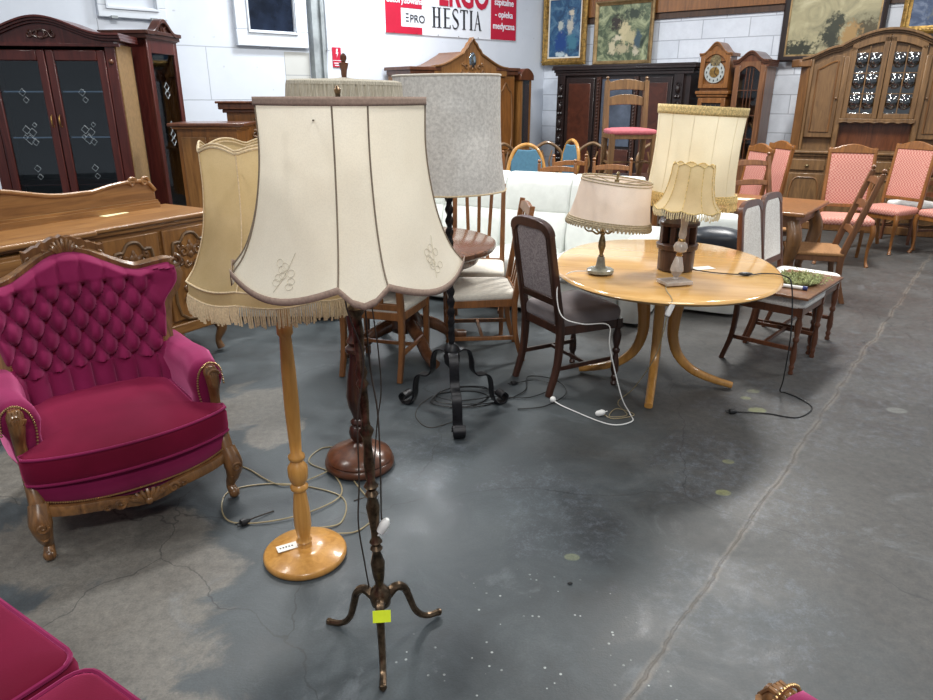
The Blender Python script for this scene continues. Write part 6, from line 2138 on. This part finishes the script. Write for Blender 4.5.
MB().box(2.07, 2.19, -0.03, -0.02, 1.0, 1.84).build('tower_glass', 'mirror', bq)
MB().box(2.0, 2.26, -0.05, 0.42, 0.88, 0.94).build('tower_moulding', 'oak_carved', bq, bevel=0.008)

for g_ in (dk, ck, nc, ou, bq):
    grow(g_)

# ------------------------------------------------------------------ paintings
def painting_mat(name, stops, blobs, scale=5, dist=1.5):
    t = NT(name)
    v = t.coords()
    f = t.noise(v, scale, 6, 0.6, dist)
    c = t.ramp(f, stops)
    sep = t.n('ShaderNodeSeparateXYZ')
    t.l(v, sep.inputs[0])
    g = t.noise(v, 20, 5, 0.65)
    for cx, cz, rx, rz, col in blobs:
        dx = t.math('DIVIDE', t.math('SUBTRACT', sep.outputs[0], cx), rx)
        dz = t.math('DIVIDE', t.math('SUBTRACT', sep.outputs[2], cz), rz)
        d = t.math('ADD', t.math('SQRT', t.math('ADD', t.math('MULTIPLY', dx, dx), t.math('MULTIPLY', dz, dz))), t.math('MULTIPLY', t.math('SUBTRACT', g, 0.5), 3.0))
        c = t.mix(t.smooth(d, 1.25, 0.6), c, lin(col))
    t.bsdf(c, 0.45, spec=0.4, bump=f, bstr=0.05)
    return t.m

def painting(label, x0, x1, z0, z1, fw, cmat, fmat, off=0.085, tilt=0.0, inner=None, name='framed_painting', group=None, rot=0.0):
    """x measured along the right wall"""
    t = thing(name, label, 'painting', wall_frame((x0 + x1) / 2, off), WRR, group)
    t.location.z = 1.65 + (z0 - 1.65) * WK
    t.scale = (WK, WK, WK)
    w2, h = (x1 - x0) / 2, z1 - z0
    t.rotation_euler = (tilt, rot, WRR)
    sect = [(-fw / 2, 0.0), (-fw / 2, -0.03), (-fw * 0.2, -0.045), (fw * 0.1, -0.028), (fw / 2, -0.018), (fw / 2, 0.0)]
    i = fw / 2
    corners = [(-w2 + i, i), (w2 - i, i), (w2 - i, h - i), (-w2 + i, h - i)]
    mb = MB()
    rings = []
    for (x, z), (nx, nz) in zip(corners, ((1, 1), (-1, 1), (-1, -1), (1, -1))):
        rings.append([(x + nx * q[0], q[1], z + nz * q[0]) for q in sect])
    mb.loft(rings, closed=True)
    if fmat == 'gilt':
        for k in range(26):
            f = (k + 0.5) / 26
            for z in (i, h - i):
                mb.ball((-w2 + 2 * w2 * f, -0.035, z), fw * 0.22, 6, (1.3, 0.5, 0.8))
        for k in range(30):
            f = (k + 0.5) / 30
            for x in (-w2 + i, w2 - i):
                mb.ball((x, -0.035, h * f), fw * 0.22, 6, (0.8, 0.5, 1.3))
    mb.build('frame', fmat, t, angle=30)
    if inner:
        mb = MB()
        a, b_ = fw, fw + 0.018
        mb.box(-w2 + a, w2 - a, -0.016, -0.006, a, b_); mb.box(-w2 + a, w2 - a, -0.016, -0.006, h - b_, h - a)
        mb.box(-w2 + a, -w2 + b_, -0.016, -0.006, b_, h - b_); mb.box(w2 - b_, w2 - a, -0.016, -0.006, b_, h - b_)
        mb.build('inner_slip', inner, t)
    MB().box(-w2 + fw * 0.9, w2 - fw * 0.9, -0.008, -0.002, fw * 0.9, h - fw * 0.9).build('canvas', cmat, t)
    return t
blue = painting_mat('blue_figure_painting', [(0.3, lin((20, 44, 74))), (0.5, lin((44, 84, 118))), (0.7, lin((96, 130, 150)))],
                    [(-0.06, 0.30, 0.11, 0.16, (24, 62, 120)), (-0.07, 0.52, 0.05, 0.07, (170, 176, 170)), (0.09, 0.50, 0.055, 0.12, (176, 172, 160)), (0.10, 0.68, 0.04, 0.05, (190, 180, 160)), (0.12, 0.30, 0.08, 0.12, (60, 110, 130)), (-0.06, 0.14, 0.08, 0.04, (170, 185, 190)), (0.04, 0.12, 0.03, 0.03, (200, 205, 200))], 6)
painting('ornate gold framed painting in blue tones nearest the wall corner', 0.03, 0.75, 2.06, 3.02, 0.09, blue, 'gilt', inner='seatwhite')
pale = painting_mat('pale_group_painting', [(0.3, lin((34, 48, 40))), (0.48, lin((86, 98, 74))), (0.62, lin((150, 156, 120))), (0.75, lin((176, 180, 150)))],
                    [(-0.10, 0.52, 0.10, 0.10, (48, 42, 36)), (0.02, 0.40, 0.09, 0.14, (190, 178, 140)), (0.12, 0.34, 0.08, 0.10, (176, 166, 130)), (-0.02, 0.20, 0.12, 0.06, (170, 160, 130)), (-0.16, 0.22, 0.05, 0.10, (186, 176, 146)), (0.22, 0.30, 0.05, 0.12, (60, 80, 90)), (0.20, 0.16, 0.05, 0.06, (180, 172, 150)), (-0.08, 0.34, 0.06, 0.04, (196, 186, 160)), (0.14, 0.62, 0.14, 0.06, (52, 62, 50))], 5)
painting('slim gold framed painting of pale figures on green, above the carved cabinet', 0.87, 1.74, 2.04, 2.84, 0.055, pale, 'gilt_pale')
land = painting_mat('farmhouse_landscape', [(0.3, lin((120, 116, 92))), (0.5, lin((158, 150, 118))), (0.7, lin((190, 182, 150)))],
                    [(-0.35, 0.12, 0.22, 0.10, (44, 46, 34)), (0.0, 0.24, 0.11, 0.20, (46, 48, 38)), (0.05, 0.40, 0.10, 0.10, (52, 54, 42)), (0.34, 0.30, 0.18, 0.13, (74, 66, 46)), (0.20, 0.26, 0.10, 0.14, (150, 120, 76)), (0.42, 0.16, 0.12, 0.05, (130, 116, 70)), (-0.2, 0.05, 0.4, 0.03, (70, 74, 50)), (0.36, 0.10, 0.25, 0.05, (84, 82, 58)), (-0.05, 0.06, 0.06, 0.12, (150, 140, 110))], 3)
painting('dark framed landscape painting with a farmhouse, standing behind the oak wall unit', 3.36, 4.44, 2.02, 2.80, 0.06, land, 'ebony', off=0.085, inner='gilt_pale')
blu2 = painting_mat('blue_grey_painting', [(0.3, lin((30, 44, 76))), (0.5, lin((60, 76, 104))), (0.7, lin((120, 130, 150)))], [(0.0, 0.2, 0.2, 0.08, (90, 96, 100))], 6)
painting('gold framed blue-grey painting cut off by the top right corner', 4.58, 5.5, 2.26, 3.0, 0.08, blu2, 'gilt', off=0.085)

# ------------------------------------------------------------------ chairs in the middle distance
def balloon_chair(name, label, loc, rz, group=None, wd='chairbrown', fab='black_leather', H=1.0, splat=False, bw=0.21):
    t = thing(name, label, 'chair', loc, rz, group)
    for s in (-1, 1):
        cp = catmull([(s * 0.20, -0.21, 0.0), (s * 0.195, -0.19, 0.1), (s * 0.205, -0.2, 0.3), (s * 0.20, -0.19, 0.42)], 3)
        MB().tube(cp, [0.014, 0.014, 0.022, 0.024], 8).build('leg', wd, t)
        MB().tube([(s * 0.18, 0.24, 0.0), (s * 0.18, 0.19, 0.42)], [0.015, 0.02], 8).build('leg', wd, t)
    MB().box(-0.22, 0.22, -0.21, 0.21, 0.37, 0.43).build('seat_frame', wd, t, bevel=0.01)
    MB().cushion(0, -0.005, 0.42, 0.42, 0.40, 0.06, 0.06, dome=0.02).build('seat', fab, t)
    pts = [(-0.12, 0.19, 0.42), (-0.13, 0.20, 0.55), (-bw, 0.23, 0.75), (-bw, 0.25, 0.90), (-0.13, 0.262, H - 0.06), (0, 0.265, H), (0.13, 0.262, H - 0.06), (bw, 0.25, 0.90), (bw, 0.23, 0.75), (0.13, 0.20, 0.55), (0.12, 0.19, 0.42)]
    MB().tube(catmull(pts, 5), 0.021, 8).build('backrest_hoop', wd, t)
    if splat:
        MB().strip([(-0.18, H - 0.18), (-0.1, H - 0.05), (0, H - 0.06), (0.1, H - 0.05), (0.18, H - 0.18)], [(-0.18, 0.70), (-0.08, 0.66), (0, 0.66), (0.08, 0.66), (0.18, 0.70)], 0.235, 0.262).build('back_pad', fab, t, bevel=0.01)
    else:
        MB().tube(catmull([(-0.02, 0.205, 0.5), (-0.06, 0.225, 0.68), (-0.03, 0.24, 0.8), (-0.07, 0.255, 0.96)], 5), 0.011, 6).build('splat_bar', wd, t)
        MB().tube(catmull([(0.02, 0.205, 0.5), (0.06, 0.225, 0.68), (0.03, 0.24, 0.8), (0.07, 0.255, 0.96)], 5), 0.011, 6).build('splat_bar', wd, t)
    return t
gF = 'blue upholstered chairs behind the sofa'
b1 = balloon_chair('upholstered_chair', 'honey framed chair with teal blue back pad behind the left part of the sofa', (0.70, 7.90, 0), 0.1, gF, 'honey', 'blue_fab', 1.13, True, 0.20)
dup(b1, (1.06, 8.9, 0), -1.2, 'honey framed blue padded chair half hidden behind the other blue one', gF)
gG = 'brown curved back chairs in front of the carved cabinet'
h1 = balloon_chair('curved_back_chair', 'brown curved back chair standing left in front of the carved cabinet', (1.10, 9.45, 0), 0.1, gG, 'oak_dull', 'black_leather', 1.06)
dup(h1, (1.58, 9.30, 0), -0.3, 'brown curved back chair standing in the middle in front of the carved cabinet', gG)
dup(h1, (2.48, 9.15, 0), 0.3, 'brown curved back chair to the right, seen through the legs of the stacked chair', gG)
dup(h1, (0.60, 9.15, 0), 0.5, 'brown curved back chair in front of the side tower of the baroque cabinet', gG)
gH = 'low brown ladder back chairs behind the sofa'
l1 = chair('ladder_back_chair', 'brown ladder back chair just behind the sofa, left of the oval lampshade', (1.22, 7.95, 0), 0.2, gH, 'cherry', 'rope', w=0.42, d=0.4, sz=0.44, H=0.98, lean=0.1, style='ladder', leg='square', seat='rush')
dup(l1, (0.98, 7.25, 0), 0.15, 'brown ladder back chair behind the sofa, lower left one', gH)
dup(l1, (1.52, 7.45, 0), -0.15, 'brown ladder back chair behind the sofa, directly above the oval lampshade', gH)
dup(l1, (0.42, 8.45, 0), 0.6, 'orange-brown chair back between the grey drum shade and the blue chair', gH)
tt = thing('dark_table', 'dark wooden table behind the sofa carrying a stacked chair', 'table', (1.85, 8.15, 0), 0.1)
MB().box(-0.45, 0.50, -0.4, 0.4, 0.74, 0.78).build('tabletop', 'darkwood', tt, bevel=0.01)
for sx in (-0.38, 0.42):
    for sy in (-0.33, 0.33):
        MB().lathe([(r * 1.4, z * 2.14) for r, z in TURNED], 12, (sx, sy, 0)).build('leg', 'darkwood', tt)
sk = chair('ladder_back_chair', 'oak ladder back chair with rose seat stacked on the dark table', (1.80, 8.12, 0.7805), 0.05, None, 'oak_dull', 'rose_fab', w=0.50, wf=0.52, d=0.44, sz=0.52, H=1.02, lean=0.06, style='ladder', leg='square', low=0.3, leg_t=0.058, rk=1.9)
wbx = thing('side_table', 'small brown side table with square legs right of the stacked chair', 'table', (2.17, 7.42, 0), 0.3)
MB().box(-0.16, 0.16, -0.16, 0.16, 0.95, 0.98).build('tabletop', 'cherry', wbx, bevel=0.005)
for sx in (-0.13, 0.13):
    for sy in (-0.13, 0.13):
        MB().box(sx - 0.022, sx + 0.022, sy - 0.022, sy + 0.022, 0, 0.95).build('leg', 'cherry', wbx)
st = thing('pebble', 'tiny dark pebble on the bare floor in the middle', 'pebble', (0.372, 2.076, 0.004), 0)
MB().ball((0, 0, 0), 0.008, 8, (1.2, 0.8, 0.5)).build('pebble_body', 'black_plastic', st)
